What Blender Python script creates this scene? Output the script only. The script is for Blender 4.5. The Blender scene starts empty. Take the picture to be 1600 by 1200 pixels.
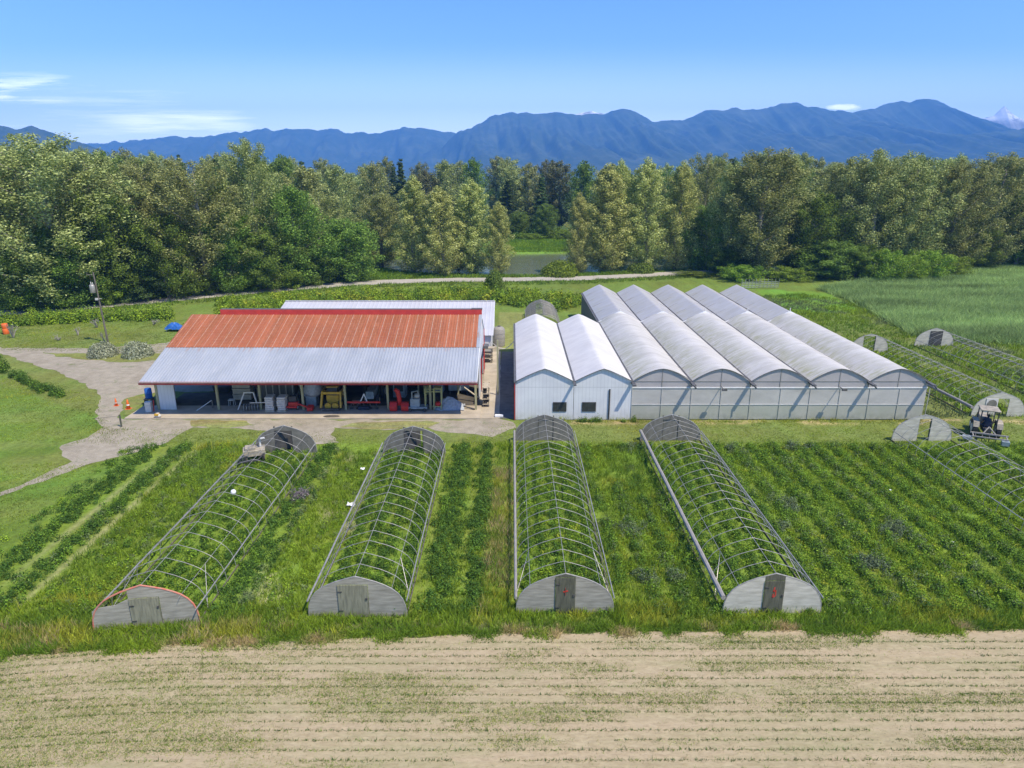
import bpy, math, random
import numpy as np
from mathutils import Vector, Matrix
from mathutils.geometry import tessellate_polygon
random.seed(7); RNG = np.random.default_rng(11)
S = bpy.context.scene; COL = S.collection
R = math.radians

# ------------------------------------------------------------------ camera
CAMH = 20.0; FPX = 1067.0; PITCH = R(17.3)
cd = bpy.data.cameras.new('camera'); cam = bpy.data.objects.new('camera', cd); COL.objects.link(cam)
cam.location = (0, 0, CAMH); cam.rotation_euler = (R(90) - PITCH, 0, 0)
cd.sensor_width = 36; cd.lens = 36 * FPX / 1600; cd.clip_start = 0.5; cd.clip_end = 40000
S.camera = cam

# ------------------------------------------------------------------ exposure
S.view_settings.view_transform = 'Standard'; S.view_settings.look = 'None'
S.view_settings.gamma = 1; S.view_settings.use_curve_mapping = False
S.view_settings.exposure = 0.60
S.cycles.volume_bounces = 1

# ------------------------------------------------------------------ world
SUN = Vector((.5, -.38, 1.0)).normalized()
world = bpy.data.worlds.new('World'); S.world = world; world.use_nodes = True
nt = world.node_tree; N = nt.nodes; Lk = nt.links
for n in list(N): N.remove(n)
def wn(t, **k):
    n = N.new(t)
    for a, b in k.items(): setattr(n, a, b)
    return n
def wmath(op, a, b=None, c=None, clamp=False):
    n = N.new('ShaderNodeMath'); n.operation = op; n.use_clamp = clamp
    for i, v in enumerate((a, b, c)):
        if v is None: continue
        if isinstance(v, (int, float)): n.inputs[i].default_value = v
        else: Lk.new(v, n.inputs[i])
    return n.outputs[0]
def wmap(v, a, b, c=0., d=1.):
    n = N.new('ShaderNodeMapRange'); n.interpolation_type = 'SMOOTHSTEP'
    Lk.new(v, n.inputs[0])
    for i, q in enumerate((a, b, c, d)): n.inputs[i + 1].default_value = q
    return n.outputs[0]
sky = wn('ShaderNodeTexSky', sky_type='NISHITA', sun_disc=False)
sky.sun_elevation = math.asin(SUN.z); sky.sun_rotation = math.atan2(SUN.x, SUN.y)
sky.air_density = 1.0; sky.dust_density = 0.3; sky.ozone_density = 5.0; sky.altitude = 100
tc = wn('ShaderNodeTexCoord'); sp = wn('ShaderNodeSeparateXYZ'); Lk.new(tc.outputs['Generated'], sp.inputs[0])
X, Y, Z = sp.outputs
xr = wmath('DIVIDE', X, wmath('MAXIMUM', Y, .05)); zr = wmath('DIVIDE', Z, wmath('MAXIMUM', Y, .05))
def cnoise(sx, sz, off, detail=6, rough=.6):
    cb = wn('ShaderNodeCombineXYZ')
    Lk.new(wmath('MULTIPLY', xr, sx), cb.inputs[0]); Lk.new(wmath('MULTIPLY', zr, sz), cb.inputs[1]); cb.inputs[2].default_value = off
    t = wn('ShaderNodeTexNoise'); t.inputs['Scale'].default_value = 1; t.inputs['Detail'].default_value = detail
    t.inputs['Roughness'].default_value = rough; Lk.new(cb.outputs[0], t.inputs['Vector']); return t.outputs[0]
n1 = cnoise(5, 90, 3.1, 9, .68)
# long low veil on the left
m1 = wmath('MULTIPLY', wmath('MULTIPLY', wmap(xr, -.66, -.5), wmap(xr, -.30, -.42)), wmath('MULTIPLY', wmap(zr, .036, .055), wmap(zr, .086, .072)))
c1 = wmath('MULTIPLY', m1, wmap(n1, .28, .70, .2, .85))
# wisps higher up at the far left
m2 = wmath('MULTIPLY', wmap(xr, -.52, -.64), wmath('MULTIPLY', wmap(zr, .082, .095), wmap(zr, .135, .105)))
c2 = wmath('MULTIPLY', m2, wmap(cnoise(7, 110, 9.7, 9, .68), .38, .64, 0., .75))
# thin wide veil
m3 = wmath('MULTIPLY', wmap(xr, -.25, -.55), wmath('MULTIPLY', wmap(zr, .02, .05), wmap(zr, .16, .06)))
c3 = wmath('MULTIPLY', m3, wmap(cnoise(3, 60, 21., 9, .68), .33, .72, .05, .5))
# small lens cloud behind the right summit
ex = wmath('POWER', wmath('DIVIDE', wmath('SUBTRACT', xr, .4515), .03), 2.); ez = wmath('POWER', wmath('DIVIDE', wmath('SUBTRACT', zr, .0835), .0052), 2.)
c4 = wmath('MULTIPLY', wmap(wmath('ADD', wmath('ADD', ex, ez), wmath('MULTIPLY', cnoise(60, 260, 5.), 1.3)), 1.75, .7), .8)
c5 = wmap(zr, .17, .045, 0., .26)
cl = wmath('MAXIMUM', wmath('MAXIMUM', wmath('MAXIMUM', c1, c2), wmath('MAXIMUM', c3, c4)), c5)
hs = wn('ShaderNodeHueSaturation'); hs.inputs['Saturation'].default_value = 1.22; hs.inputs['Hue'].default_value = .513; Lk.new(sky.outputs[0], hs.inputs['Color'])
mx = wn('ShaderNodeMix', data_type='RGBA'); Lk.new(cl, mx.inputs[0]); Lk.new(hs.outputs[0], mx.inputs[6]); mx.inputs[7].default_value = (14, 14, 14, 1)
bg = wn('ShaderNodeBackground'); bg.inputs[1].default_value = 0.15; Lk.new(mx.outputs[2], bg.inputs[0])
wo = wn('ShaderNodeOutputWorld'); Lk.new(bg.outputs[0], wo.inputs[0])

# ------------------------------------------------------------------ sun
sd = bpy.data.lights.new('sun', 'SUN'); sd.energy = 4.2; sd.angle = R(.53); sd.color = (1, .90, .74)
so = bpy.data.objects.new('sun', sd); COL.objects.link(so); so.rotation_euler = SUN.to_track_quat('Z', 'Y').to_euler(); so.location = (30, -20, 80)

# ------------------------------------------------------------------ helpers
CP, SP_ = math.cos(PITCH), math.sin(PITCH)
def G(u, v, z=0.):
    """survey helper: ground position (at height z) of a point measured in the photograph"""
    up = (600 - v) / FPX; dy = CP + up * SP_; dz = -SP_ + up * CP
    t = (z - CAMH) / dz
    return ((u - 800) / FPX * t, dy * t)
def atY(u, v, Y):
    up = (600 - v) / FPX; dy = CP + up * SP_; dz = -SP_ + up * CP
    t = Y / dy
    return ((u - 800) / FPX * t, CAMH + dz * t)

def tag(o, label=None, cat=None, group=None, kind=None):
    if label: o['label'] = label
    if cat: o['category'] = cat
    if group: o['group'] = group
    if kind: o['kind'] = kind
    return o
def empty(name, loc=(0, 0, 0), rz=0., label=None, cat=None, group=None):
    o = bpy.data.objects.new(name, None); COL.objects.link(o); o.location = loc; o.rotation_euler = (0, 0, rz)
    o.empty_display_size = .3
    return tag(o, label, cat, group)
def link(name, me, parent=None):
    o = bpy.data.objects.new(name, me); COL.objects.link(o)
    if parent: o.parent = parent
    return o

class MB:
    def __init__(s): s.v = []; s.f = []
    def add(s, vs, fs):
        b = len(s.v); s.v += [tuple(p) for p in vs]; s.f += [tuple(b + i for i in f) for f in fs]; return s
    def box(s, x0, x1, y0, y1, z0, z1):
        return s.add([(x0,y0,z0),(x1,y0,z0),(x1,y1,z0),(x0,y1,z0),(x0,y0,z1),(x1,y0,z1),(x1,y1,z1),(x0,y1,z1)],
                     [(0,3,2,1),(4,5,6,7),(0,1,5,4),(1,2,6,5),(2,3,7,6),(3,0,4,7)])
    def bar(s, a, b, w, h=None):
        a = Vector(a); b = Vector(b); h = h or w; d = (b - a).normalized()
        u = d.cross(Vector((0, 0, 1)))
        if u.length < 1e-3: u = Vector((1, 0, 0))
        u.normalize(); n = u.cross(d)
        q = [a - u*w/2 - n*h/2, a + u*w/2 - n*h/2, a + u*w/2 + n*h/2, a - u*w/2 + n*h/2]
        q += [p + (b - a) for p in q]
        return s.add(q, [(0,3,2,1),(4,5,6,7),(0,1,5,4),(1,2,6,5),(2,3,7,6),(3,0,4,7)])
    def tube(s, pts, r, n=6, cap=True):
        pts = [Vector(p) for p in pts]; rs = r if isinstance(r, (list, tuple)) else [r]*len(pts)
        b = len(s.v); d0 = (pts[1]-pts[0]).normalized(); u = d0.orthogonal().normalized()
        for i, p in enumerate(pts):
            d = (pts[min(i+1, len(pts)-1)] - pts[max(i-1, 0)]).normalized()
            u = (u - d * u.dot(d)).normalized(); w = d.cross(u)
            for k in range(n):
                a = 2*math.pi*k/n; s.v.append(tuple(p + (u*math.cos(a) + w*math.sin(a))*rs[i]))
        for i in range(len(pts)-1):
            for k in range(n):
                k2 = (k+1) % n; s.f.append((b+i*n+k, b+i*n+k2, b+(i+1)*n+k2, b+(i+1)*n+k))
        if cap:
            s.f.append(tuple(b+k for k in range(n))[::-1]); e = b+(len(pts)-1)*n; s.f.append(tuple(e+k for k in range(n)))
        return s
    def disc(s, c, axis, r, t, n=20):
        c = Vector(c); a = Vector(axis).normalized(); return s.tube([c - a*t/2, c + a*t/2], r, n)
    def lathe(s, c, prof, n=16):
        b = len(s.v); c = Vector(c)
        for r, z in prof:
            for k in range(n):
                a = 2*math.pi*k/n; s.v.append((c.x + r*math.cos(a), c.y + r*math.sin(a), c.z + z))
        for i in range(len(prof)-1):
            for k in range(n):
                k2 = (k+1) % n; s.f.append((b+i*n+k, b+i*n+k2, b+(i+1)*n+k2, b+(i+1)*n+k))
        s.f.append(tuple(b+k for k in range(n))[::-1]); e = b+(len(prof)-1)*n; s.f.append(tuple(e+k for k in range(n)))
        return s
    def slab(s, poly, y0, y1):
        """polygon in x,z extruded along y"""
        n = len(poly); vs = [(x, y0, z) for x, z in poly] + [(x, y1, z) for x, z in poly]
        return s.add(vs, [tuple(range(n)), tuple(range(2*n-1, n-1, -1))] + [(i, i+n, (i+1) % n+n, (i+1) % n) for i in range(n)])
    def slabx(s, poly, x0, x1):
        n = len(poly); vs = [(x0, y, z) for y, z in poly] + [(x1, y, z) for y, z in poly]
        return s.add(vs, [tuple(range(n))[::-1], tuple(range(n, 2*n))] + [(i, (i+1) % n, (i+1) % n+n, i+n) for i in range(n)])
    def mesh(s, name, mat, smooth=False):
        me = bpy.data.meshes.new(name); me.from_pydata(s.v, [], s.f)
        if mat: me.materials.append(mat)
        if smooth: me.polygons.foreach_set('use_smooth', [True]*len(me.polygons))
        me.update(); return me
    def build(s, name, mat, parent=None, smooth=False, bevel=0):
        o = link(name, s.mesh(name, mat, smooth), parent)
        if bevel:
            m = o.modifiers.new('bevel', 'BEVEL'); m.width = bevel; m.segments = 2; m.limit_method = 'ANGLE'
        return o

def npmesh(name, V, F, mat, cols=None, smooth=False):
    me = bpy.data.meshes.new(name); V = np.asarray(V, np.float32); F = np.asarray(F, np.int32); k = F.shape[1]
    me.vertices.add(len(V)); me.vertices.foreach_set('co', V.ravel())
    me.loops.add(F.size); me.loops.foreach_set('vertex_index', F.ravel())
    me.polygons.add(len(F)); me.polygons.foreach_set('loop_start', np.arange(0, F.size, k, dtype=np.int32))
    me.update(calc_edges=True)
    if cols is not None:
        c = np.ones((len(cols), 4), np.float32); c[:, :3] = cols
        dom = 'FACE' if len(cols) == len(F) else 'POINT'
        at = me.attributes.new('Col', 'FLOAT_COLOR', dom); at.data.foreach_set('color', c.ravel())
    if mat: me.materials.append(mat)
    if smooth: me.polygons.foreach_set('use_smooth', np.ones(len(F), bool))
    return me

def vnoise(x, y, seed=0):
    xi = np.floor(x).astype(np.int64); yi = np.floor(y).astype(np.int64); xf = x - xi; yf = y - yi
    def h(a, b):
        n = (a*374761393 + b*668265263 + seed*974711) & 0x7fffffff; n = ((n ^ (n >> 13))*1274126177) & 0x7fffffff
        return ((n ^ (n >> 16)) & 0xffff) / 65535.0
    u = xf*xf*(3-2*xf); v = yf*yf*(3-2*yf)
    return (h(xi, yi)*(1-u)+h(xi+1, yi)*u)*(1-v) + (h(xi, yi+1)*(1-u)+h(xi+1, yi+1)*u)*v
def fbm(x, y, o=4, seed=0):
    s = 0; a = .5; t = 0
    for i in range(o): s = s + a*vnoise(x*2**i, y*2**i, seed+i*17); t += a; a *= .5
    return s/t

# ------------------------------------------------------------------ materials
def mat(name, c1, c2=None, rough=.7, metal=0., scale=3., stretch=(1, 1, 1), bump=0., spec=.3, detail=5, extra=None, transl=0., lo=.35, hi=.65):
    m = bpy.data.materials.new(name); m.use_nodes = True; nt = m.node_tree; ns = nt.nodes; L = nt.links
    b = ns['Principled BSDF']; b.inputs['Roughness'].default_value = rough; b.inputs['Metallic'].default_value = metal
    b.inputs['Specular IOR Level'].default_value = spec
    c2 = c2 or tuple(x*.75 for x in c1)
    tc = ns.new('ShaderNodeTexCoord'); mp = ns.new('ShaderNodeMapping'); mp.inputs['Scale'].default_value = stretch; L.new(tc.outputs['Object'], mp.inputs[0])
    t = ns.new('ShaderNodeTexNoise'); t.inputs['Scale'].default_value = scale; t.inputs['Detail'].default_value = detail; t.inputs['Roughness'].default_value = .6; L.new(mp.outputs[0], t.inputs['Vector'])
    mr = ns.new('ShaderNodeMapRange'); mr.inputs[1].default_value = lo; mr.inputs[2].default_value = hi; L.new(t.outputs[0], mr.inputs[0])
    mx = ns.new('ShaderNodeMix'); mx.data_type = 'RGBA'; L.new(mr.outputs[0], mx.inputs[0]); mx.inputs[6].default_value = (*c1, 1); mx.inputs[7].default_value = (*c2, 1)
    out = mx.outputs[2]
    if extra: out = extra(nt, out, tc)
    L.new(out, b.inputs['Base Color'])
    if bump:
        bp = ns.new('ShaderNodeBump'); bp.inputs['Strength'].default_value = bump; bp.inputs['Distance'].default_value = .05; L.new(t.outputs[0], bp.inputs['Height']); L.new(bp.outputs[0], b.inputs['Normal'])
    if transl:
        tr = ns.new('ShaderNodeBsdfTranslucent'); L.new(out, tr.inputs[0]); ms = ns.new('ShaderNodeMixShader'); ms.inputs[0].default_value = transl
        L.new(b.outputs[0], ms.inputs[1]); L.new(tr.outputs[0], ms.inputs[2]); L.new(ms.outputs[0], ns['Material Output'].inputs[0])
    return m
def mixin(nt, a, color, fac):
    n = nt.nodes.new('ShaderNodeMix'); n.data_type = 'RGBA'; nt.links.new(a, n.inputs[6])
    n.inputs[7].default_value = (*color, 1); nt.links.new(fac, n.inputs[0]); return n.outputs[2]
def nmath(nt, op, a, b=None):
    n = nt.nodes.new('ShaderNodeMath'); n.operation = op
    for i, v in enumerate((a, b)):
        if v is None: continue
        if isinstance(v, (int, float)): n.inputs[i].default_value = v
        else: nt.links.new(v, n.inputs[i])
    return n.outputs[0]
def nmap(nt, v, a, b, c=0., d=1.):
    n = nt.nodes.new('ShaderNodeMapRange'); nt.links.new(v, n.inputs[0])
    for i, q in enumerate((a, b, c, d)): n.inputs[i+1].default_value = q
    return n.outputs[0]
def nnoise(nt, tc, scale, stretch=(1, 1, 1), detail=5, rough=.6, loc=(0, 0, 0)):
    mp = nt.nodes.new('ShaderNodeMapping'); mp.inputs['Scale'].default_value = stretch; mp.inputs['Location'].default_value = loc; nt.links.new(tc.outputs['Object'], mp.inputs[0])
    t = nt.nodes.new('ShaderNodeTexNoise'); t.inputs['Scale'].default_value = scale; t.inputs['Detail'].default_value = detail; t.inputs['Roughness'].default_value = rough
    nt.links.new(mp.outputs[0], t.inputs['Vector']); return t.outputs[0]

def leafmat(name, attr=True, ca=None, cb=None, transl=.3, var=.45, objvar=.3, rough=.75):
    m = bpy.data.materials.new(name); m.use_nodes = True; nt = m.node_tree; ns = nt.nodes; L = nt.links
    b = ns['Principled BSDF']; b.inputs['Roughness'].default_value = rough; b.inputs['Specular IOR Level'].default_value = .1
    geo = ns.new('ShaderNodeNewGeometry'); rnd = geo.outputs['Random Per Island']
    if attr:
        a = ns.new('ShaderNodeAttribute'); a.attribute_name = 'Col'; col = a.outputs['Color']
    else:
        mx = ns.new('ShaderNodeMix'); mx.data_type = 'RGBA'; mx.inputs[6].default_value = (*ca, 1); mx.inputs[7].default_value = (*cb, 1)
        L.new(nmath(nt, 'POWER', rnd, 1.6), mx.inputs[0]); col = mx.outputs[2]
    oi = ns.new('ShaderNodeObjectInfo')
    f = nmath(nt, 'MULTIPLY', nmap(nt, rnd, 0, 1, 1-var, 1+var), nmap(nt, oi.outputs['Random'], 0, 1, 1-objvar, 1+objvar*.6))
    h = ns.new('ShaderNodeHueSaturation'); L.new(col, h.inputs['Color']); L.new(f, h.inputs['Value'])
    L.new(nmap(nt, oi.outputs['Random'], 0, 1, .485, .515 if objvar else .5), h.inputs['Hue'])
    L.new(h.outputs[0], b.inputs['Base Color'])
    tr = ns.new('ShaderNodeBsdfTranslucent'); L.new(h.outputs[0], tr.inputs[0]); ms = ns.new('ShaderNodeMixShader'); ms.inputs[0].default_value = transl
    L.new(b.outputs[0], ms.inputs[1]); L.new(tr.outputs[0], ms.inputs[2]); L.new(ms.outputs[0], ns['Material Output'].inputs[0])
    return m

M = {}
def groundmat(name, nscale=1., amp=.35):
    m = bpy.data.materials.new(name); m.use_nodes = True; nt = m.node_tree; ns = nt.nodes; L = nt.links
    b = ns['Principled BSDF']; b.inputs['Roughness'].default_value = .9; b.inputs['Specular IOR Level'].default_value = .1
    a = ns.new('ShaderNodeAttribute'); a.attribute_name = 'Col'; tc = ns.new('ShaderNodeTexCoord')
    n1 = nnoise(nt, tc, .12*nscale, detail=8, rough=.65); n2 = nnoise(nt, tc, 2.6*nscale, detail=6, rough=.75, loc=(5, 3, 0)); n3 = nnoise(nt, tc, .9, (1, .25, 1), 4, loc=(9, 1, 2))
    f = nmath(nt, 'MULTIPLY', nmap(nt, n1, .3, .7, 1-amp*.5, 1+amp*.5), nmath(nt, 'MULTIPLY', nmap(nt, n2, .3, .7, 1-amp, 1+amp), nmap(nt, n3, .3, .7, 1-amp*.4, 1+amp*.4)))
    h = ns.new('ShaderNodeHueSaturation'); L.new(a.outputs['Color'], h.inputs['Color']); L.new(f, h.inputs['Value']); L.new(nmap(nt, n1, .3, .7, .475, .52), h.inputs['Hue'])
    L.new(h.outputs[0], b.inputs['Base Color'])
    bp = ns.new('ShaderNodeBump'); bp.inputs['Strength'].default_value = .9; bp.inputs['Distance'].default_value = .12; L.new(n2, bp.inputs['Height']); L.new(bp.outputs[0], b.inputs['Normal'])
    return m
M['ground'] = groundmat('grass_ground')
def gravel_extra(nt, c, tc):
    c = mixin(nt, c, (.20, .17, .12), nmap(nt, nnoise(nt, tc, .35, (1, .5, 1), 6, .7), .5, .75, 0, .75))
    c = mixin(nt, c, (.11, .16, .045), nmap(nt, nnoise(nt, tc, .5, detail=9, rough=.8, loc=(4, 4, 4)), .56, .66, 0, .8))
    return mixin(nt, c, (.50, .46, .40), nmap(nt, nnoise(nt, tc, 9, detail=3, loc=(1, 2, 3)), .58, .75, 0, .7))
M['gravel'] = mat('gravel', (.35, .31, .235), (.26, .23, .17), .95, scale=1.2, bump=.6, spec=.1, detail=8, extra=gravel_extra)
M['concrete'] = mat('concrete', (.46, .395, .30), (.35, .30, .225), .85, scale=.9, bump=.15, spec=.2, detail=8,
    extra=lambda nt, c, tc: mixin(nt, c, (.17, .15, .12), nmap(nt, nnoise(nt, tc, .8, detail=9, rough=.75, loc=(7, 0, 0)), .6, .72, 0, .6)))
M['road'] = mat('dike_road_gravel', (.42, .39, .33), (.34, .31, .26), .95, scale=.7, spec=.1, detail=8, stretch=(1, 2.5, 1))
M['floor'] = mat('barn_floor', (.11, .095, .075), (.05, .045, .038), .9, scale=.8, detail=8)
def soil_extra(nt, c, tc):
    s = nt.nodes.new('ShaderNodeSeparateXYZ'); nt.links.new(tc.outputs['Object'], s.inputs[0])
    w = nmath(nt, 'MULTIPLY', nnoise(nt, tc, .25, detail=2), .35)
    ph = nmath(nt, 'FRACT', nmath(nt, 'DIVIDE', nmath(nt, 'ADD', s.outputs[1], w), 1.35))
    c = mixin(nt, c, (.26, .215, .135), nmap(nt, nnoise(nt, tc, .10, (1, 2.2, 1), 7, .7, (11, 4, 0)), .50, .72, 0, .35))
    c = mixin(nt, c, (.42, .33, .215), nmap(nt, nmath(nt, 'ABSOLUTE', nmath(nt, 'SUBTRACT', ph, .5)), .1, .3, .45, 0))
    c = mixin(nt, c, (.22, .175, .10), nmap(nt, nnoise(nt, tc, 6, (.5, 1.6, 1), 6, .8, (2, 8, 0)), .48, .70, 0, .7))
    return mixin(nt, c, (.25, .26, .12), nmap(nt, nnoise(nt, tc, .35, (.35, 2.0, 1), 9, .8, (3, 1, 0)), .48, .68, 0, .5))
M['soil'] = mat('dry_soil', (.42, .35, .215), (.33, .27, .16), .97, scale=3, bump=.8, spec=.05, detail=9, stretch=(.6, 1.5, 1), extra=soil_extra)
M['veg'] = leafmat('crop_leaves', objvar=0)
M['grassblade'] = leafmat('grass_blades', objvar=0, var=.35, transl=.35)
M['pale_leaf'] = leafmat('pale_poplar_leaves', False, (.30, .34, .08), (.64, .66, .25), .35, .3, .15)
M['silver_leaf'] = leafmat('silvery_cottonwood_leaves', False, (.19, .235, .055), (.52, .56, .22), .35, .35, .2)
M['green_leaf'] = leafmat('green_maple_leaves', False, (.11, .18, .03), (.24, .33, .06), .35, .35, .25)
M['bright_leaf'] = leafmat('bright_shrub_leaves', False, (.16, .26, .03), (.30, .40, .055), .35, .3, .25)
M['dark_leaf'] = leafmat('dark_fir_needles', False, (.06, .10, .03), (.12, .18, .05), .2, .3, .25)
M['brown_leaf'] = leafmat('brownish_distant_leaves', False, (.13, .14, .055), (.24, .25, .11), .25, .3, .2)
M['grey_leaf'] = leafmat('grey_willow_leaves', False, (.22, .25, .14), (.52, .55, .38), .25, .35, .1)
M['bark'] = mat('bark', (.38, .35, .30), (.20, .18, .15), .95, scale=4, stretch=(1, 1, .2), bump=.5)
M['pole_wood'] = mat('weathered_pole', (.17, .15, .12), (.10, .09, .07), .9, scale=6, stretch=(1, 1, .1))
M['post_wood'] = mat('treated_post', (.40, .38, .22), (.30, .28, .16), .85, scale=5, stretch=(1, 1, .1))
M['plywood'] = mat('weathered_plywood', (.36, .345, .285), (.20, .19, .15), .9, scale=2.2, stretch=(.5, 1, 4), bump=.2, detail=8, hi=.7)
M['plywood_pale'] = mat('pale_plywood', (.55, .53, .45), (.37, .355, .29), .9, scale=2.2, stretch=(.5, 1, 3), bump=.2, detail=8)
M['doorwood'] = mat('green_grey_door_board', (.13, .13, .09), (.07, .072, .05), .9, scale=3, stretch=(4, 1, .5), bump=.2, detail=8)
M['doorwood_pale'] = mat('pale_door_board', (.26, .255, .18), (.16, .16, .11), .9, scale=3, stretch=(4, 1, .5), bump=.2, detail=8)
M['galv'] = mat('galvanised_pipe', (.43, .41, .37), (.27, .26, .235), .45, .35, scale=3, spec=.5)
M['roll'] = mat('grey_rolled_film', (.33, .31, .28), (.22, .21, .185), .6, scale=5, stretch=(3, .6, 3))
M['redrim'] = mat('faded_red_rim', (.55, .13, .08), (.45, .25, .18), .7, scale=5)
M['redspray'] = mat('red_spray_paint', (.55, .05, .03), (.4, .05, .03), .8)
M['film_dark'] = mat('dark_end_film', (.29, .275, .235), (.20, .19, .16), .6, scale=3, transl=.3)
M['steel_dark'] = mat('dark_steel', (.10, .095, .09), (.06, .06, .06), .6, .3)
M['white_paint'] = mat('white_paint', (.78, .78, .76), (.66, .67, .66), .6, scale=2)
M['red_trim'] = mat('red_trim_paint', (.52, .055, .045), (.42, .045, .04), .5, scale=2)
M['red_machine'] = mat('red_machine_paint', (.60, .03, .025), (.40, .03, .025), .4, scale=4)
M['orange'] = mat('orange_plastic', (.80, .16, .03), (.65, .13, .03), .5)
M['yellow'] = mat('yellow_machine_paint', (.58, .36, .035), (.40, .25, .04), .45, scale=4)
M['blue'] = mat('blue_plastic', (.03, .13, .42), (.02, .09, .30), .4)
M['tyre'] = mat('black_tyre', (.03, .03, .03), (.05, .047, .04), .85)
M['greyblue'] = mat('grey_blue_machine_paint', (.30, .36, .38), (.20, .24, .26), .5)
M['beige'] = mat('beige_machine_paint', (.42, .37, .27), (.24, .21, .16), .55, scale=5)
M['sack'] = mat('grey_woven_sack', (.42, .44, .46), (.28, .30, .32), .85, scale=6)
M['sackpale'] = mat('pale_sack', (.62, .58, .52), (.45, .42, .38), .85, scale=6)
M['board'] = mat('pale_board', (.50, .43, .32), (.38, .33, .24), .85)
M['glass'] = mat('dark_window_glass', (.045, .05, .055), (.03, .03, .035), .12, spec=.6)
M['rack'] = mat('olive_yellow_steel', (.42, .42, .18), (.3, .3, .14), .6)
M['skin'] = mat('skin', (.45, .28, .20)); M['cloth'] = mat('navy_cloth', (.03, .035, .06)); M['hat'] = mat('dark_cap', (.03, .03, .035))
M['house_shade'] = mat('house_shade_grey', (.17, .16, .145), (.11, .105, .095), .9, scale=1.5, detail=8)  # dark grey that carries the white house's ground shade in its colour
M['river'] = mat('river_water', (.13, .145, .075), (.10, .12, .06), .16, scale=.5, spec=.5, bump=.12, stretch=(.35, 2, 1))

# corrugated sheets
def stripe(nt, tc, period, w0, w1, axis=0, off=0.):
    s = nt.nodes.new('ShaderNodeSeparateXYZ'); nt.links.new(tc.outputs['Object'], s.inputs[0])
    ph = nmath(nt, 'FRACT', nmath(nt, 'ADD', nmath(nt, 'DIVIDE', s.outputs[axis], period), off+100.))
    return nmap(nt, nmath(nt, 'ABSOLUTE', nmath(nt, 'SUBTRACT', ph, .5)), w0, w1, 1, 0)
def panel(nt, tc, w):
    s = nt.nodes.new('ShaderNodeSeparateXYZ'); nt.links.new(tc.outputs['Object'], s.inputs[0])
    n = nt.nodes.new('ShaderNodeTexWhiteNoise'); n.noise_dimensions = '1D'; nt.links.new(nmath(nt, 'FLOOR', nmath(nt, 'DIVIDE', s.outputs[0], w)), n.inputs['W']); return n.outputs['Value']
def rust_extra(nt, c, tc):
    c = mixin(nt, c, (.42, .13, .06), nmap(nt, panel(nt, tc, .775), .3, 1, 0, .5)); c = mixin(nt, c, (.27, .075, .04), nmap(nt, panel(nt, tc, 1.55), .5, 1, 0, .5))
    c = mixin(nt, c, (.43, .15, .075), nmap(nt, nnoise(nt, tc, .22, (1, 1.4, 1), 5, .65, (2, 2, 0)), .5, .72, 0, .6))
    c = mixin(nt, c, (.26, .085, .035), nmap(nt, nnoise(nt, tc, .55, (1.4, .35, 1), 7, .7), .45, .7, 0, .8))
    c = mixin(nt, c, (.30, .16, .10), nmath(nt, 'MULTIPLY', stripe(nt, tc, .45, .1, .25, 1), nmap(nt, nnoise(nt, tc, 3, detail=4), .4, .65, 0, .5)))
    ln = nmath(nt, 'MULTIPLY', stripe(nt, tc, .775, .03, .055, 0, .17), nmap(nt, nnoise(nt, tc, 2.2, (1.3, 1.2, 1), 3, .6, (3, 0, 0)), .34, .6, .3, .85))
    return mixin(nt, c, (.50, .37, .28), ln)
M['rust'] = mat('rusted_roof_sheet', (.33, .12, .06), (.25, .085, .04), .8, .0, scale=2.5, stretch=(2, .6, 1), detail=8, extra=rust_extra, spec=.2)
def galv_extra(nt, c, tc):
    c = mixin(nt, c, (.30, .325, .35), nmap(nt, panel(nt, tc, .93), .5, 1, 0, .45))
    s = nt.nodes.new('ShaderNodeSeparateXYZ'); nt.links.new(tc.outputs['Object'], s.inputs[0])
    near = nmap(nt, s.outputs[1], 58.3, 59.25, 0, 1)   # rust has run a little way down from the rusted sheet
    f = nmath(nt, 'MULTIPLY', near, nmap(nt, nnoise(nt, tc, 2.4, (2.2, .18, .2), 4, .7), .56, .62, 0, .8))
    c = mixin(nt, c, (.34, .20, .13), f)
    c = mixin(nt, c, (.43, .44, .45), nmap(nt, nnoise(nt, tc, 1.0, (.9, .12, 1), 5, .7, (6, 0, 0)), .5, .7, 0, .6))
    return mixin(nt, c, (.35, .37, .40), nmath(nt, 'MULTIPLY', stripe(nt, tc, .93, .02, .035, 0), .5))
M['galvroof'] = mat('galvanised_roof_sheet', (.38, .405, .43), (.31, .335, .36), .5, .15, scale=.5, stretch=(1, .3, 1), extra=galv_extra, spec=.4)
def shed_extra(nt, c, tc):
    c = mixin(nt, c, (.40, .40, .41), nmap(nt, panel(nt, tc, 1.55), .5, 1, 0, .4))
    c = mixin(nt, c, (.42, .40, .42), nmath(nt, 'MULTIPLY', stripe(nt, tc, 1.55, .02, .035, 0), .6))
    return mixin(nt, c, (.45, .43, .42), nmap(nt, nnoise(nt, tc, .6, (1, .3, 1), 7, .7), .5, .75, 0, .7))
M['shedroof'] = mat('pale_shed_roof_sheet', (.49, .49, .51), (.42, .42, .44), .6, 0, scale=.4, extra=shed_extra)
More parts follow.
